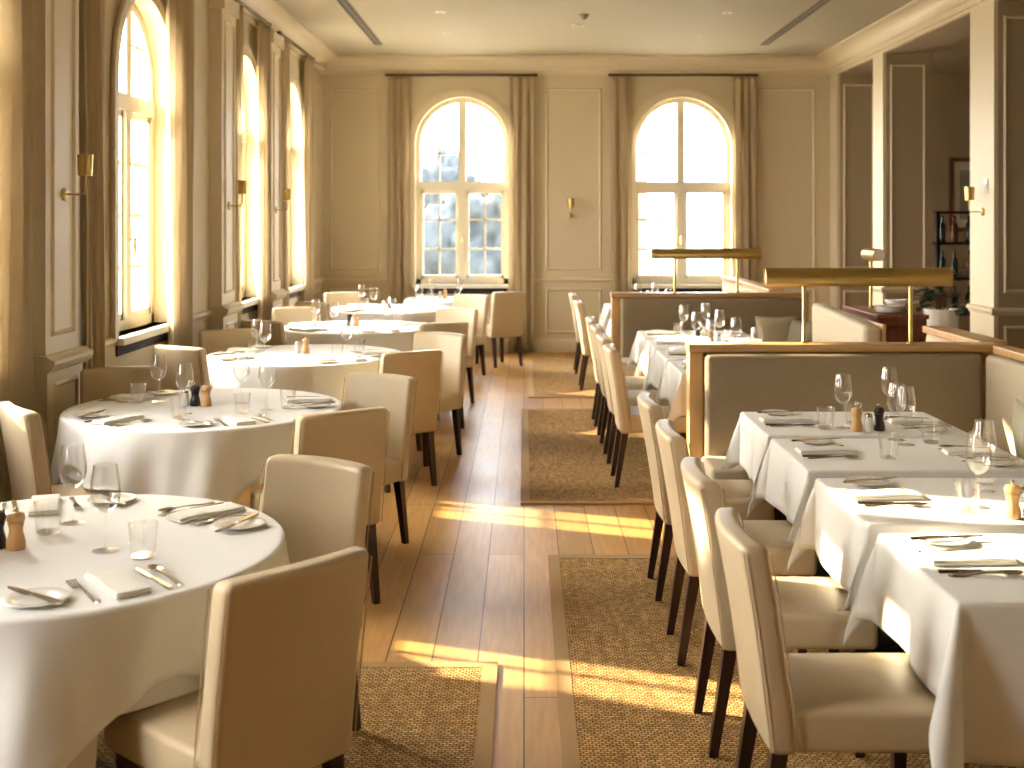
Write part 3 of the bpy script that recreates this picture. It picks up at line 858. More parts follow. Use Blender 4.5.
# --- round tables
RT = [(-1.38,3.50,.66,'nearest the camera'), (-1.62,6.10,.68,'second from the camera'), (-1.55,8.50,.68,'third from the camera'),
      (-1.50,10.70,.68,'fourth from the camera'), (-1.45,12.9,.66,'fifth from the camera'), (-.95,14.42,.48,'smallest, under the back window')]
short = ['nearest round table', 'second round table', 'third round table', 'fourth round table', 'fifth round table', 'small back table']
for i, (x, y, r, nm) in enumerate(RT):
    round_table(x, y, r, nm); round_cloth(x, y, r, nm, i)
    if i < 2: under_cloth(x, y, r, nm)
def rset(ti, deg, where, **k):
    x, y, r, nm = RT[ti]; a = R(deg)
    setting(x + r*math.cos(a), y + r*math.sin(a), -math.cos(a), -math.sin(a), where+' setting, '+short[ti], **k)
rset(0, -50, 'near aisle-side', glasses=False); rset(0, 45, 'far aisle-side', glasses=False); rset(0, 113, 'far window-side', glasses=False); rset(0, -112, 'front', glasses=False)
for k, x, y, lab in (('wine',-1.41,3.75,'clear wine glass, tallest in view, in the middle of the nearest round table'),('wine',-1.20,3.44,'clear wine glass beside the tumbler on the nearest round table'),
    ('tumbler',-1.07,3.37,'clear tumbler near the aisle-side cutlery, nearest round table'),('tumbler',-1.44,3.63,'clear tumbler behind the wooden pepper mill, nearest round table'),
    ('wine',-1.66,3.52,'clear wine glass left of the pepper mills, nearest round table')):
    item(k, x, y, 0, lab)
rset(1, -58, 'near aisle-side', glasses=False); rset(1, 20, 'far aisle-side', glasses=False); rset(1, 150, 'far window-side', glasses=False); rset(1, -125, 'near window-side', glasses=False)
for k, x, y, lab in (('wine',-1.91,6.27,'clear wine glass nearest the window on the second round table'),('wine',-1.66,5.87,'clear wine glass left of the pepper mills on the second round table'),
    ('wine',-1.285,6.0,'clear wine glass right of the pepper mills, aisle side of the second round table'),('wine',-1.46,6.2,'clear wine glass behind the pepper mills on the second round table'),
    ('tumbler',-2.0,6.22,'clear tumbler nearest the window on the second round table'),('tumbler',-1.65,5.74,'clear tumbler in front of a wine glass, left of the mills, second round table'),
    ('tumbler',-1.19,6.05,'clear tumbler nearest the aisle on the second round table'),('tumbler',-1.38,5.88,'clear tumbler in the middle, right of the mills, second round table')):
    item(k, x, y, 0, lab)
rset(2, -45, 'near aisle-side'); rset(2, 5, 'far aisle-side'); rset(2, 155, 'far window-side'); rset(2, -145, 'near window-side')
rset(3, -50, 'near aisle-side'); rset(3, 15, 'far aisle-side'); rset(3, 165, 'far window-side'); rset(3, -130, 'near window-side')
for d, nm in ((-30,'near aisle-side'),(140,'far window-side'),(-130,'near window-side')): rset(4, d, nm, full=False)
for d, nm in ((-30,'near aisle-side'),(170,'window-side')): rset(5, d, nm, full=False)
for i, (x, y, r, nm) in enumerate(RT):
    if i == 0: px, py = -1.465, 3.46
    else: px, py = x-.0, y+.02
    item('pepper', px, py, 0, 'beech wood pepper mill in the middle of the '+short[i])
    item('dark' if i in (0,1,3) else 'salt', px-.06, py+.012, 0, ('dark pepper mill' if i in (0,1,3) else 'white salt shaker')+' beside the wooden mill, '+short[i])
    if i == 1: item('salt', px-.115, py+.02, 0, 'white salt shaker beside the dark mill, '+short[i])

# --- booth tables
X0, X1 = 1.08, 1.98
BT = [(2.98,3.64,'front booth table nearest the camera','front booth table'), (3.76,4.42,'second front booth table','second front booth table'),
      (4.55,5.22,'third front booth table','third front booth table'), (5.30,5.95,'front booth table against the padded partition','partition-side front booth table')]
for i, (a, b, nm, sh) in enumerate(BT):
    rect_table(X0, X1, a, b, nm); rect_cloth(X0, X1, a, b, nm, i, of=.40 if i == 0 else .27)
    c = (a+b)/2
    setting(X0, c+.02, 1, 0, 'chair-side setting, '+sh, glasses=False)
    setting(X1, c-.02, -1, 0, 'bench-side setting, '+sh, glasses=False)
def g(kind, x, y, lab): item(kind, x, y, 0, lab)
g('wine', 1.50, 3.96, 'nearer clear wine glass on the second front booth table'); g('wine', 1.61, 4.20, 'farther clear wine glass on the second front booth table')
g('tumbler', 1.44, 3.90, 'clear tumbler in front of the glasses, second front booth table'); g('tumbler', 1.66, 4.33, 'clear tumbler near the bench, second front booth table')
g('pepper', 1.555, 3.82, 'beech wood pepper mill on the second front booth table'); g('dark', 1.62, 3.83, 'dark pepper mill beside the beech mill, second front booth table')
g('wine', 1.61, 5.06, 'nearer clear wine glass on the third front booth table'); g('wine', 1.605, 5.17, 'farther clear wine glass on the third front booth table')
g('tumbler', 1.45, 4.77, 'clear tumbler by the chair-side napkin, third front booth table'); g('tumbler', 1.73, 5.10, 'clear tumbler near the bench, third front booth table')
g('wine', 1.455, 5.47, 'clear wine glass on the partition-side front booth table, left of the mills'); g('wine', 1.74, 5.72, 'clear wine glass on the partition-side front booth table, bench side')
g('tumbler', 1.37, 5.45, 'clear tumbler left of the wine glass, partition-side front booth table'); g('tumbler', 1.53, 5.58, 'clear tumbler behind the wine glass, partition-side front booth table')
g('pepper', 1.495, 5.39, 'beech wood pepper mill on the partition-side front booth table'); g('salt', 1.545, 5.38, 'white salt shaker on the partition-side front booth table'); g('dark', 1.60, 5.41, 'dark pepper mill on the partition-side front booth table')
g('wine', 1.56, 3.18, 'nearer clear wine glass on the front booth table, right edge'); g('tumbler', 1.62, 3.30, 'clear tumbler on the front booth table, right edge')
BT2 = [(7.45,8.10,'first'), (8.20,8.85,'second'), (8.93,9.58,'third'), (9.65,10.30,'fourth')]
for i, (a, b, nm) in enumerate(BT2):
    lab = '%s table of the second booth behind the front partition' % nm; sh = '%s table of the second booth' % nm
    rect_table(.98, 1.86, a, b, lab); rect_cloth(.98, 1.86, a, b, lab, 10+i)
    c = (a+b)/2
    setting(.98, c, 1, 0, 'chair-side setting, '+sh, full=False); setting(1.86, c, -1, 0, 'bench-side setting, '+sh, full=False)
    g('dark' if i % 2 else 'pepper', 1.42, c-.14, ('dark' if i % 2 else 'beech wood')+' pepper mill on the '+sh)
    g('salt', 1.48, c-.13, 'white salt shaker on the '+sh)
BT3 = [(11.78,12.43,'nearer'), (13.0,13.65,'farther')]
for i, (a, b, nm) in enumerate(BT3):
    lab = '%s table of the last booth, behind the far partition' % nm; sh = '%s table of the last booth' % nm
    rect_table(.92, 1.80, a, b, lab); rect_cloth(.92, 1.80, a, b, lab, 20+i)
    c = (a+b)/2
    setting(.92, c, 1, 0, 'chair-side setting, '+sh, full=False); setting(1.80, c, -1, 0, 'bench-side setting, '+sh, full=False)
    g('pepper', 1.36, c-.1, 'beech wood pepper mill on the '+sh)

# ------------------------------------------------------------------ booths
ZP = 1.035
def partition(x0, x1, y, label, post=True, xr=None):
    t = thing('booth_partition', label, 'partition', (x0, y, 0), 0, 'booth partitions'); w = x1-x0
    f = MB(); f.rbox(0, .075, 0, .12, 0, ZP-.042, .004, 1); f.obj('end_post', M['oak'], t)
    f = MB(); f.rbox(-.006, w, -.012, .13, ZP-.042, ZP, .006, 2); f.obj('top_rail', M['oaky'], t)
    if post: f = MB(); f.rbox(w-.06, w, 0, .12, 0, ZP-.042, .004, 1); f.obj('end_post', M['oak'], t)
    MB().box(.075, w-.06, .03, .11, .05, ZP-.042).obj('core_board', M['oak'], t, 0)
    def pf(x, yy, z): return (x, yy - .018*(1-((x-w/2)/(w/2))**4)*(1-((z-.72)/.30)**4) if yy < -.02 else yy, z)
    f = MB(); f.rbox(.078, xr-x0 if xr else w-.062, -.065, .03, .42, ZP-.047, .03, 3, (12,1,6), pf); f.obj('back_cushion', M['booth'], t, 50)
    f = MB(); f.rbox(.05, xr-x0-.43 if xr else w-.062, -.42, -.068, .34, .455, .025, 3, (8,4,1)); f.obj('seat_cushion', M['boothlt'], t, 50)
    MB().box(.08, xr-x0-.45 if xr else w-.07, -.36, .03, .0, .338).obj('plinth', M['leg'], t, 0)
    return t
partition(.885, 2.56, 6.42, 'oak-framed booth partition with padded taupe back, behind the front tables', False, 2.43)
partition(.80, 2.60, 10.95, 'farther oak-framed booth partition with padded taupe back, near the back wall')
def bench(x, y0, y1, label, depth=.44, seat=True, xcap=.13, cap=0):
    """banquette along Y, sitters face -X; front face of its back at x"""
    t = thing('banquette_bench', label, 'bench', (x, y0, 0), 0, 'banquette benches'); l = y1-y0
    if cap is None:
        def slope(xx, yy, z): return (xx, yy, z if z < .5 else .43 + (z-.43)*(.90+.10*yy/l))
        f = MB(); f.rbox(0, xcap, 0, l, .40, ZP, .04, 3, (1,8,4), slope); f.obj('back_cushion', M['boothlt'], t, 50)
        MB().box(.02, xcap-.01, .02, l-.02, 0, .41).obj('back_board', M['oak'], t, 0)
        f = MB(); f.rbox(xcap-.0, xcap+.025, .0, l, 0, ZP-.05, .004, 1, (1,1,1)); f.obj('edge_board', M['oak'], t)
    else:
        f = MB(); f.rbox(0, .10, .0, l-.002, .43, ZP-.045, .03, 3, (1,8,4)); f.obj('back_cushion', M['boothlt'], t, 50)
        f = MB(); f.rbox(-.015+cap, xcap+.01, 0, l-.0, ZP-.042, ZP, .006, 2); f.obj('top_rail', M['oak'], t)
        MB().box(.10, xcap, 0, l, 0, ZP-.043).obj('back_board', M['oak'], t, 0)
    if seat:
        f = MB(); f.rbox(-depth, -.002, .005, l-.002, .34, .455, .025, 3, (4,8,1)); f.obj('seat_cushion', M['boothlt'], t, 50)
        MB().box(-depth+.06, .0, .04, l-.01, 0, .338).obj('plinth', M['leg'], t, 0)
    return t
bench(2.435, 2.2, 6.352, 'cream banquette bench along the right edge, beside the front booth tables', .40, cap=.06)
bench(2.32, 8.2, 9.7, 'cream banquette bench with an upholstered top in the second booth', cap=None)
bench(2.52, 6.60, 7.55, 'short cream banquette back behind the right end of the front partition', .3)
bench(2.36, 11.5, 14.3, 'cream banquette bench of the last booth near the back wall')

def lamp(loc, rz, length, label, ends=2, zc=.355):
    t = thing('brass_lamp', label, 'lamp', loc, rz, 'brass bar lamps on the booths')
    r = .052; n = 20; h = length/2
    # hood: slotted tube, open slot facing down
    outer = [(r*math.cos(a), r*math.sin(a)) for a in [R(-62 + (304)*i/n) for i in range(n+1)]]
    inner = [((r-.004)*math.cos(a), (r-.004)*math.sin(a)) for a in [R(-62 + (304)*i/n) for i in range(n+1)]]
    pr = outer + list(reversed(inner))
    vs = []; fs = []; m = len(pr)
    for x in (-h, h): vs += [(x, p[0], zc+p[1]) for p in pr]
    for k in range(m): fs.append((k, (k+1)%m, m+(k+1)%m, m+k))
    for k in range(n):
        fs.append((k, k+1, m-2-k, m-1-k)); fs.append((m+k, m+m-1-k, m+m-2-k, m+k+1))
    MB().add(vs, fs).obj('shade', M['brass'], t, 50)
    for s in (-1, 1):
        MB().lathe([(0,-.003),(r-.006,-.003),(r-.006,.003),(0,.003)], 24, (s*(h-.012),0,zc), 'x').obj('end_cap', M['brassin'], t, 50)  # pale caps: the glare of lit tube ends is put into their colour
    MB().lathe([(0,-h+.03),(.013,-h+.03),(.013,h-.03),(0,h-.03)], 12, (0,0,zc), 'x').obj('tube', M['white'], t, 50)
    for s in ((-1, 1) if ends == 2 else (1,)):
        x = s*length*(.288 if ends == 2 else .2)
        q = MB(); q.lathe([(0,0),(.024,0),(.024,.006),(.012,.010),(.0105,.012),(.0105,zc-.02),(0,zc-.02)], 14, (x,0,0)); q.obj('post', M['brass'], t, 50)
    return t
lamp((1.80, 6.48, ZP), 0, 1.0, 'long brass bar lamp on two posts atop the front partition')
lamp((1.67, 11.01, ZP), 0, 1.0, 'long brass bar lamp on two posts atop the far partition')

def pillow(loc, rot, s, th, mat, label):
    n = 14; vs = []; fs = []
    for side in (1, -1):
        for i in range(n+1):
            for j in range(n+1):
                u, v = -1+2*i/n, -1+2*j/n
                k = (1-abs(u)**3.2)*(1-abs(v)**3.2)
                pinch = 1 - .07*(1-abs(u)**2)*(abs(v)**3) - .0*v
                pin2 = 1 - .07*(1-abs(v)**2)*(abs(u)**3)
                vs.append((u*s/2*pin2, side*th/2*max(0, k)**.55, v*s/2*pinch))
    m = (n+1)**2
    for i in range(n):
        for j in range(n):
            a = i*(n+1)+j; fs.append((a, a+1, a+n+2, a+n+1)); fs.append((m+a, m+a+n+1, m+a+n+2, m+a+1))
    root = thing('cushion', label, 'cushion', loc, 0, 'loose cushions on the banquettes'); root.rotation_euler = rot
    b = MB().add(vs, fs)
    o = b.obj('cover', mat, root, 70)
    bm = bmesh.new(); bm.from_mesh(o.data); bmesh.ops.remove_doubles(bm, verts=bm.verts, dist=1e-5); bm.to_mesh(o.data); bm.free()
    p = MB(); c = []
    for (a, b2) in ((-1,-1),(1,-1),(1,1),(-1,1),(-1,-1)):
        c.append((a*s/2*.99, 0, b2*s/2*.99))
    for a, b2 in zip(c[:-1], c[1:]):
        pts = []
        for i in range(9):
            t = i/8; x = a[0]*(1-t)+b2[0]*t; z = a[2]*(1-t)+b2[2]*t
            u, v = x/(s/2), z/(s/2)
            pts.append((x*(1 - .07*(1-v*v)*abs(u)**3), 0, z*(1-.07*(1-u*u)*abs(v)**3)))
        p.tube(pts, .004, 5)
    p.obj('piping', mat, root)
pillow((2.29, 5.36, .665), (R(-8), 0, R(84)), .42, .13, M['cushion'], 'sage green cushion leaning on the bench at the right edge')
pillow((2.27, 10.78, .65), (R(-14), 0, 0), .38, .12, M['cushionb'], 'beige cushion leaning on the far partition')
pillow((2.44, 10.55, .645), (R(-14), 0, R(-62)), .36, .11, M['cushiond'], 'dark taupe cushion beside the beige one in the second booth corner')

# ------------------------------------------------------------------ credenza, annex furniture
def credenza():
    t = thing('sideboard', 'red-brown wooden sideboard behind the second booth bench', 'sideboard', (2.66, 9.0, 0))
    MB().box(0, .36, 0, .95, .08, .955).obj('carcass', M['oakr'], t, 0)
    MB().rbox(-.015, .375, -.015, .965, .956, .99, .005, 2).obj('top', M['oakr'], t)
    MB().box(.03, .33, .03, .92, 0, .079).obj('plinth', M['black'], t, 0)
    e = MB(); panel(e, .03, .33, .13, .91, lambda u,h,z: (u, -h, z), .03, .012); e.obj('end_panel', M['oakr'], t, 0)
    for k in range(2):
        y0 = .03+k*.45
        d = MB().rbox(-.02, -.001, y0, y0+.44, .10, .945, .004, 1).obj('door', M['oakr'], t)
        MB().lathe([(0,-.03),(.012,-.028),(.014,-.015),(.006,-.002),(.006,0),(0,0)], 10, (-.02, y0+(.39 if k%2==0 else .05), .6), 'x').obj('knob', M['brass'], d)
credenza()
lamp((2.80, 9.62, .99), R(90), .34, 'small brass lamp seen end-on, on the sideboard', 1, .43)
t = thing('plate_stack', 'stack of white plates on the sideboard', 'plates', (2.80, 9.18, .99))
for k in range(4):
    MB().lathe([(0,k*.012),(.06,k*.012),(.11,k*.012+.016),(.112,k*.012+.019),(.108,k*.012+.019),(.06,k*.012+.006),(0,k*.012+.006)], 24).obj('plate', M['ceramic'], t, 50)
t = thing('serving_bowl', 'white footed bowl on the sideboard behind the plates', 'bowl', (2.92, 9.42, .99))
MB().lathe([(.04,0),(.045,.004),(.03,.014),(.06,.03),(.085,.07),(.088,.085),(.084,.085),(.058,.034),(0,.022)], 24).obj('bowl', M['ceramic'], t, 50)
MB().lathe([(0,-.0),(.042,-.0),(.04,.006),(0,.006)], 24).obj('foot', M['ceramic'], t, 50)

def shelving():
    x, y, w, d, h = 4.66, 13.55, 1.2, .42, 1.80
    t = thing('shelving_unit', 'black metal shelving with bottles, in the room beyond the columns', 'shelving', (x, y, 0))
    for a in (0, w-.04):
        for b in (0, d-.04): MB().box(a, a+.04, b, b+.04, 0, h).obj('upright', M['black'], t, 0)
    for z in (.12, .62, 1.02, 1.42, h-.03): MB().box(.0, w, .0, d, z, z+.028).obj('shelf', M['black'], t, 0)
    def bottle(px, py, pz, s, mat, label, hh=.30):
        b = thing('bottle', label, 'bottle', (x+px, y+py, pz), 0, 'bottles on the black shelving')
        MB().lathe([(0,0),(.037*s,0),(.038*s,.01),(.038*s,.17),(.033*s,.2),(.014*s,.23),(.0135*s,hh-.03),(0,hh-.03)], 14).obj('body', mat, b, 50)
        MB().lathe([(0,hh-.03),(.0155*s,hh-.03),(.0155*s,hh),(0,hh)], 12).obj('cap', M['black'], b, 50)
    zz = [(.6495,'second lowest'),(1.0495,'middle'),(1.4495,'upper')]
    pos = ['first from the left', 'second from the left', 'third from the left', 'fourth from the left']
    for (z, nm) in zz:
        for k in range(4):
            bottle(.12+k*.13+.02*((k*7)%3), .16+.03*(k%2), z, 1, M['amber'] if (k+int(z*10)) % 3 == 0 else M['bottle'], '%s bottle, %s, %s shelf of the black shelving' % ('amber' if (k+int(z*10)) % 3 == 0 else 'dark green', pos[k], nm))
    c = thing('coffee_machine', 'steel coffee machine on the middle shelf of the black shelving', 'coffee machine', (x+.86, y+.2, 1.0495))
    MB().rbox(-.17, .17, -.15, .15, .0, .05, .01, 2).obj('base', M['black'], c)
    MB().rbox(-.17, .17, .0, .15, .05, .34, .012, 2).obj('body', M['steel'], c)
    MB().rbox(-.17, .17, -.14, .0, .24, .34, .012, 2).obj('head', M['steel'], c)
shelving()
def plant():
    t = thing('potted_plant', 'dark-leaved plant in a tall white planter between the columns', 'plant', (3.86, 11.1, 0))
    MB().lathe([(0,0),(.11,0),(.13,.05),(.155,.85),(.16,.88),(.145,.88),(.14,.84),(0,.83)], 24).obj('planter', M['ceramic'], t, 50)
    rng = random.Random(3); st = MB(); lf = MB()
    for k in range(16):
        a = rng.uniform(0, 6.28); l = rng.uniform(.12, .42); up = rng.uniform(.1, .42)
        tip = (math.cos(a)*l*.7, math.sin(a)*l*.7, .84+up)
        st.tube([(0.02*math.cos(a),.02*math.sin(a),.83), (math.cos(a)*l*.3, math.sin(a)*l*.3, .84+up*.7), tip], .005, 5)
        for q in range(5):
            b = a + rng.uniform(-1.6, 1.6); L = rng.uniform(.09, .15); W = L*.38
            d = Vector((math.cos(b), math.sin(b), rng.uniform(-.5, .5))).normalized(); s = d.cross(Vector((0,0,1))).normalized(); n = s.cross(d)
            p0 = Vector(tip) + Vector((rng.uniform(-.05,.05), rng.uniform(-.05,.05), rng.uniform(-.1,.03)))
            vs = [p0, p0+d*L*.4+s*W, p0+d*L*.45-n*.012, p0+d*L*.4-s*W, p0+d*L-n*.02]
            vs2 = [v - n*.002 for v in vs]
            lf.add(vs+vs2, [(0,1,2),(0,2,3),(1,4,2),(2,4,3),(5,7,6),(5,8,7),(6,7,9),(7,8,9),(0,5,6,1),(1,6,9,4),(4,9,8,3),(3,8,5,0)])
    st.obj('stems', M['stem'], t); lf.obj('foliage', M['leaf'], t, 0)
plant()
def picture():
    t = thing('framed_picture', 'wood-framed picture on the wall of the room beyond the columns', 'picture', (5.75, YB, 1.55))
    w, h = .55, .95
    f = MB(); f.box(-w/2, -w/2+.05, -.03, 0, 0, h).box(w/2-.05, w/2, -.03, 0, 0, h).box(-w/2+.05, w/2-.05, -.03, 0, 0, .05).box(-w/2+.05, w/2-.05, -.03, 0, h-.05, h); f.obj('frame', M['oakr'], t, 0)
    MB().box(-w/2+.05, w/2-.05, -.012, 0, .05, h-.05).obj('mat', M['matboard'], t, 0)
    MB().box(-w/2+.13, w/2-.13, -.015, -.012, .16, h-.16).obj('art_print', M['art'], t, 0)
picture()

# ------------------------------------------------------------------ wall lamps
def sconce(loc, rz, label):
    """local +x points out of the wall"""
    t = thing('wall_lamp', label, 'wall lamp', loc, rz, 'brass wall lamps')
    MB().lathe([(0,0),(.036,0),(.036,.008),(.03,.014),(0,.016)], 20, (0,0,0), 'x').obj('backplate', M['brass'], t, 50)
    MB().tube([(.012,0,0),(.10,0,0),(.112,0,.006),(.116,0,.02),(.116,0,.115)], .006, 8).obj('arm', M['brass'], t, 60)
    MB().lathe([(.037,.10),(.042,.215),(.0405,.215),(.0355,.101)], 24, (.116,0,0)).obj('shade', M['brass'], t, 50)
    MB().lathe([(0,.10),(.012,.10),(.014,.15),(.0,.165)], 12, (.116,0,0)).obj('bulb', M['brassin'], t, 50)
sconce((XL+.10, 6.52, 1.84), 0, 'brass wall lamp on the nearest pilaster, between the curtains at the left')
sconce((XL+.10, 10.16, 1.82), 0, 'brass wall lamp on the middle pilaster of the left wall')
sconce((XL+.10, 12.10, 1.80), 0, 'brass wall lamp on the last pilaster of the left wall')
sconce((.60, YB, 1.76), R(-90), 'brass wall lamp between the two back windows')
sconce((XR, 10.30, 1.77), R(180), 'brass wall lamp on the white column at the right')
t = thing('light_switch', 'small white switch plate on the white column above the wall lamp', 'switch', (XR, 10.22, 1.99))
MB().rbox(-.008, 0, -.04, .04, -.06, .06, .003, 1).obj('plate', M['white'], t); MB().rbox(-.012, -.008, -.012, .012, -.02, .02, .0015, 1).obj('rocker', M['white'], t)

# ------------------------------------------------------------------ ceiling fittings
def vent(x, label):
    t = thing('ceiling_vent', label, 'vent', (x, 10.6, ZC), 0, 'linear ceiling vents')
    MB().box(-.055, -.043, -3.7, 3.7, -.008, 0).box(.043, .055, -3.7, 3.7, -.008, 0).box(-.043, .043, -3.7, -3.688, -.008, 0).box(-.043, .043, 3.688, 3.7, -.008, 0).obj('frame', M['metalgrey'], t, 0)
    MB().box(-.043, .043, -3.688, 3.688, -.002, -.0005).obj('backing', M['dark'], t, 0)
    MB().box(-.018, -.008, -3.688, 3.688, -.007, -.002).box(.008, .018, -3.688, 3.688, -.007, -.002).obj('slats', M['metalgrey'], t, 0)
vent(-1.73, 'long dark linear vent in the ceiling at the left'); vent(2.86, 'long dark linear vent in the ceiling at the right')
def disc(x, y, label, r=.05):
    t = thing('ceiling_light', label, 'ceiling light', (x, y, ZC), 0, 'recessed ceiling lights')
    MB().lathe([(r*.7,-.002),(r*.75,-.008),(r,-.008),(r*1.02,0),(r*.7,0)], 20).obj('ring', M['white'], t, 50)
    MB().lathe([(0,-.004),(r*.72,-.004),(r*.72,-.001),(0,-.001)], 20).obj('lens', M['metalgrey'], t, 50)
disc(-.84, 12.05, 'recessed ceiling light, left of the smoke detector'); disc(-.86, 13.4, 'recessed ceiling light nearest the left back window', .035)
disc(2.05, 12.1, 'recessed ceiling light, right side of the ceiling'); disc(.58, 12.85, 'recessed ceiling light in the middle, behind the smoke detector', .07)
disc(2.0, 13.6, 'recessed ceiling light nearest the right back window', .035)
t = thing('smoke_detector', 'small smoke detector hanging in the middle of the ceiling', 'smoke detector', (.61, 12.2, ZC))
MB().lathe([(0,-.05),(.028,-.048),(.034,-.03),(.048,-.02),(.05,0),(0,0)], 20).obj('housing', M['metalgrey'], t, 50); MB().lathe([(0,-.058),(.008,-.056),(.008,-.05),(0,-.05)], 10).obj('sensor', M['dark'], t, 50)

# ------------------------------------------------------------------ outside
tex = bpy.data.textures.new('leafy', 'CLOUDS'); tex.noise_scale = .35; tex.noise_depth = 3
def leafy(o, st):
    d = o.modifiers.new('leafy', 'DISPLACE'); d.texture = tex; d.strength = st; d.texture_coords = 'LOCAL'
struct('ground', MB().box(-60, 60, YB+.4, 90, -.9, -.6).box(-60, XL-.5, -40, YB+.4, -.9, -.6), M['ground'])
def tree(x, y, h, r, seed, label):
    t = thing('tree', label, 'tree', (x, y, -.6), 0, 'hazy trees outside the back windows'); rng = random.Random(seed)
    MB().tube([(0,0,0),(.05,.02,h*.3),(.0,.05,h*.6)], [.16,.12,.07], 8).obj('trunk', M['bark'], t)
    bm = bmesh.new()
    for k in range(14):
        a = rng.uniform(0, 6.28); q = rng.uniform(0, r*.75); z = rng.uniform(h*.35, h*.95); s = rng.uniform(.3, .5)*r
        g0 = bmesh.ops.create_icosphere(bm, subdivisions=3, radius=s)
        for v in g0['verts']:
            n = v.co.normalized(); v.co = v.co*(1+.18*math.sin(n.x*9+k)+.15*math.sin(n.y*11+2*k)+.12*math.sin(n.z*13)) + Vector((q*math.cos(a), q*math.sin(a), z))
    me = bpy.data.meshes.new('crown'); bm.to_mesh(me); bm.free(); me.materials.append(M['foliage']); me.shade_smooth()
    o = bpy.data.objects.new('crown', me); COL.objects.link(o); o.parent = t; leafy(o, .8)
tree(-5.0, 34, 3.9, 1.7, 1, 'hazy tree seen at the left of the left back window'); tree(-.9, 36, 3.5, 1.4, 2, 'hazy rounded tree seen through the middle of the left back window')
tree(-3.0, 44, 4.4, 1.8, 3, 'farther hazy tree behind the left back window'); tree(2.0, 41, 3.6, 1.5, 5, 'hazy tree seen at the right of the left back window')
def hedge():
    t = thing('hedge', 'clipped grey-green hedge seen low through the left back window', 'hedge', (-1.9, 30, -.6))
    mb = MB(); n = 60; rng = random.Random(11)
    def hf(x, y, z): return (x, y + .22*math.sin(x*2.3+z*3) + .10*math.sin(x*7.1+z*5), z + (.16*math.sin(x*1.7)+.10*math.sin(x*5.3+1)+.06*math.sin(x*11))*(z/3))
    mb.rbox(-3.4, 4.4, 0, 1.4, .0, 2.75, .3, 3, (60,4,16), hf); leafy(mb.obj('foliage', M['foliage'], t, 70), .7)
    for k in range(6):
        MB().tube([(-2.8+k*1.2, .7, 0), (-2.78+k*1.2, .72, .6)], .06, 6).obj('trunk', M['bark'], t)
hedge()
def shade_bush(x, y, h, r, seed, label):
    t = thing('shade_bush', label, 'shade_bush', (x, y, -.6), 0, 'unseen bushes added to block sun at the left wall'); rng = random.Random(seed)
    MB().tube([(0,0,0),(.02,.02,h*.35),(0,.03,h*.6)], [.05,.04,.02], 8).obj('stem', M['bark'], t)
    bm = bmesh.new()
    for k in range(16):
        a = rng.uniform(0, 6.28); q = rng.uniform(0, r*.7); z = rng.uniform(h*.2, h*.88); s_ = rng.uniform(.35, .5)*r
        for v in bmesh.ops.create_icosphere(bm, subdivisions=3, radius=s_)['verts']:
            n = v.co.normalized(); v.co = v.co*(1+.15*math.sin(n.x*9+k)+.12*math.sin(n.y*11+2*k)) + Vector((q*math.cos(a), q*math.sin(a), z))
    me = bpy.data.meshes.new('foliage'); bm.to_mesh(me); bm.free(); me.materials.append(M['foliage']); me.shade_smooth()
    o = bpy.data.objects.new('foliage', me); COL.objects.link(o); o.parent = t; leafy(o, .25)
shade_bush(-4.2, 5.38, 3.75, .62, 4, 'unseen bush added to block low sun at the nearest left window')  # out of view, added to keep low sun off the front floor
t = thing('garden_wall', 'pale stone wall end seen at the left of the right back window', 'wall', (1.95, 20, -.6))
MB().box(-.3, .1, 0, 2.5, 0, 5.2).obj('stonework', M['stone'], t, 0); MB().box(-.36, .16, -.06, 2.56, 5.2, 5.32).obj('coping', M['stone'], t, 0)

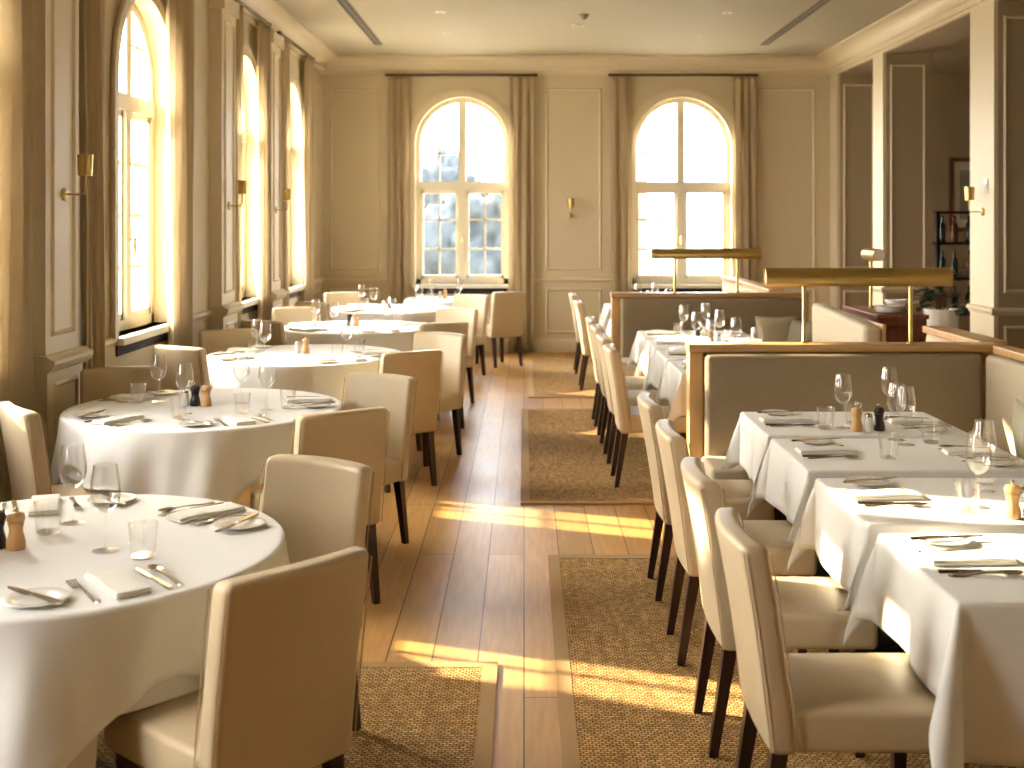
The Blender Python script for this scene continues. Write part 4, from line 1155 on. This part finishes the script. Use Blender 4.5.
# ------------------------------------------------------------------ light
AZ, EL = R(21), R(24)
sd = Vector((math.cos(EL)*math.cos(AZ), -math.cos(EL)*math.sin(AZ), -math.sin(EL)))
sun = bpy.data.lights.new('sun', 'SUN'); sun.energy = 30; sun.color = (1, .83, .54); sun.angle = R(.8)
so = bpy.data.objects.new('sun', sun); COL.objects.link(so); so.rotation_euler = sd.to_track_quat('-Z', 'Y').to_euler()
w = bpy.data.worlds.new('sky'); SC.world = w; w.use_nodes = True
nt = w.node_tree; bg = nt.nodes['Background']; L = nt.links.new
tc = nt.nodes.new('ShaderNodeTexCoord')
dt = nt.nodes.new('ShaderNodeVectorMath'); dt.operation = 'DOT_PRODUCT'; dt.inputs[1].default_value = tuple(-sd)
L(tc.outputs['Generated'], dt.inputs[0])
mr = nt.nodes.new('ShaderNodeMapRange'); mr.inputs['From Min'].default_value = .2; mr.inputs['From Max'].default_value = 1
L(dt.outputs['Value'], mr.inputs['Value'])
pw = nt.nodes.new('ShaderNodeMath'); pw.operation = 'POWER'; pw.inputs[1].default_value = 3; L(mr.outputs['Result'], pw.inputs[0])
cr = nt.nodes.new('ShaderNodeMix'); cr.data_type = 'RGBA'
cr.inputs[6].default_value = (17.0, 18.0, 19.2, 1); cr.inputs[7].default_value = (70, 65, 56, 1)
L(pw.outputs[0], cr.inputs[0]); L(cr.outputs[2], bg.inputs['Color']); bg.inputs['Strength'].default_value = 1.0
# portals guide the sky sampling through the window openings
def portal(loc, rot, sx, sy):
    l = bpy.data.lights.new('window_portal', 'AREA'); l.shape = 'RECTANGLE'; l.size = sx; l.size_y = sy
    l.cycles.is_portal = True
    o = bpy.data.objects.new('window_portal', l); COL.objects.link(o); o.location = loc; o.rotation_euler = rot
for (c, h, s, sp) in LW: portal((XL-.30, c, (s+sp+h)/2), (R(90), 0, R(-90)), 2*h, sp+h-s)
for (c, h, s, sp) in BW: portal((c, YB+.24, (s+sp+h)/2), (R(90), 0, R(180)), 2*h, sp+h-s)

# ------------------------------------------------------------------ camera
cam = bpy.data.cameras.new('camera'); co = bpy.data.objects.new('camera', cam); COL.objects.link(co)
co.location = (0, 0, 1.70); co.rotation_euler = (R(90), 0, 0)
F = 1200
cam.sensor_width = 36; cam.lens = F/1024*36
cam.shift_x = (512-524)/1024; cam.shift_y = -(384-220)/1024
cam.clip_end = 300
cam.dof.use_dof = True; cam.dof.focus_distance = 4.9; cam.dof.aperture_fstop = 3.4
SC.camera = co
SC.view_settings.view_transform = 'Standard'; SC.view_settings.look = 'None'
SC.view_settings.exposure = 0.2; SC.view_settings.gamma = 1; SC.view_settings.use_curve_mapping = False
SC.cycles.use_denoising = True
SC.cycles.max_bounces = 10; SC.cycles.diffuse_bounces = 6; SC.cycles.transparent_max_bounces = 24
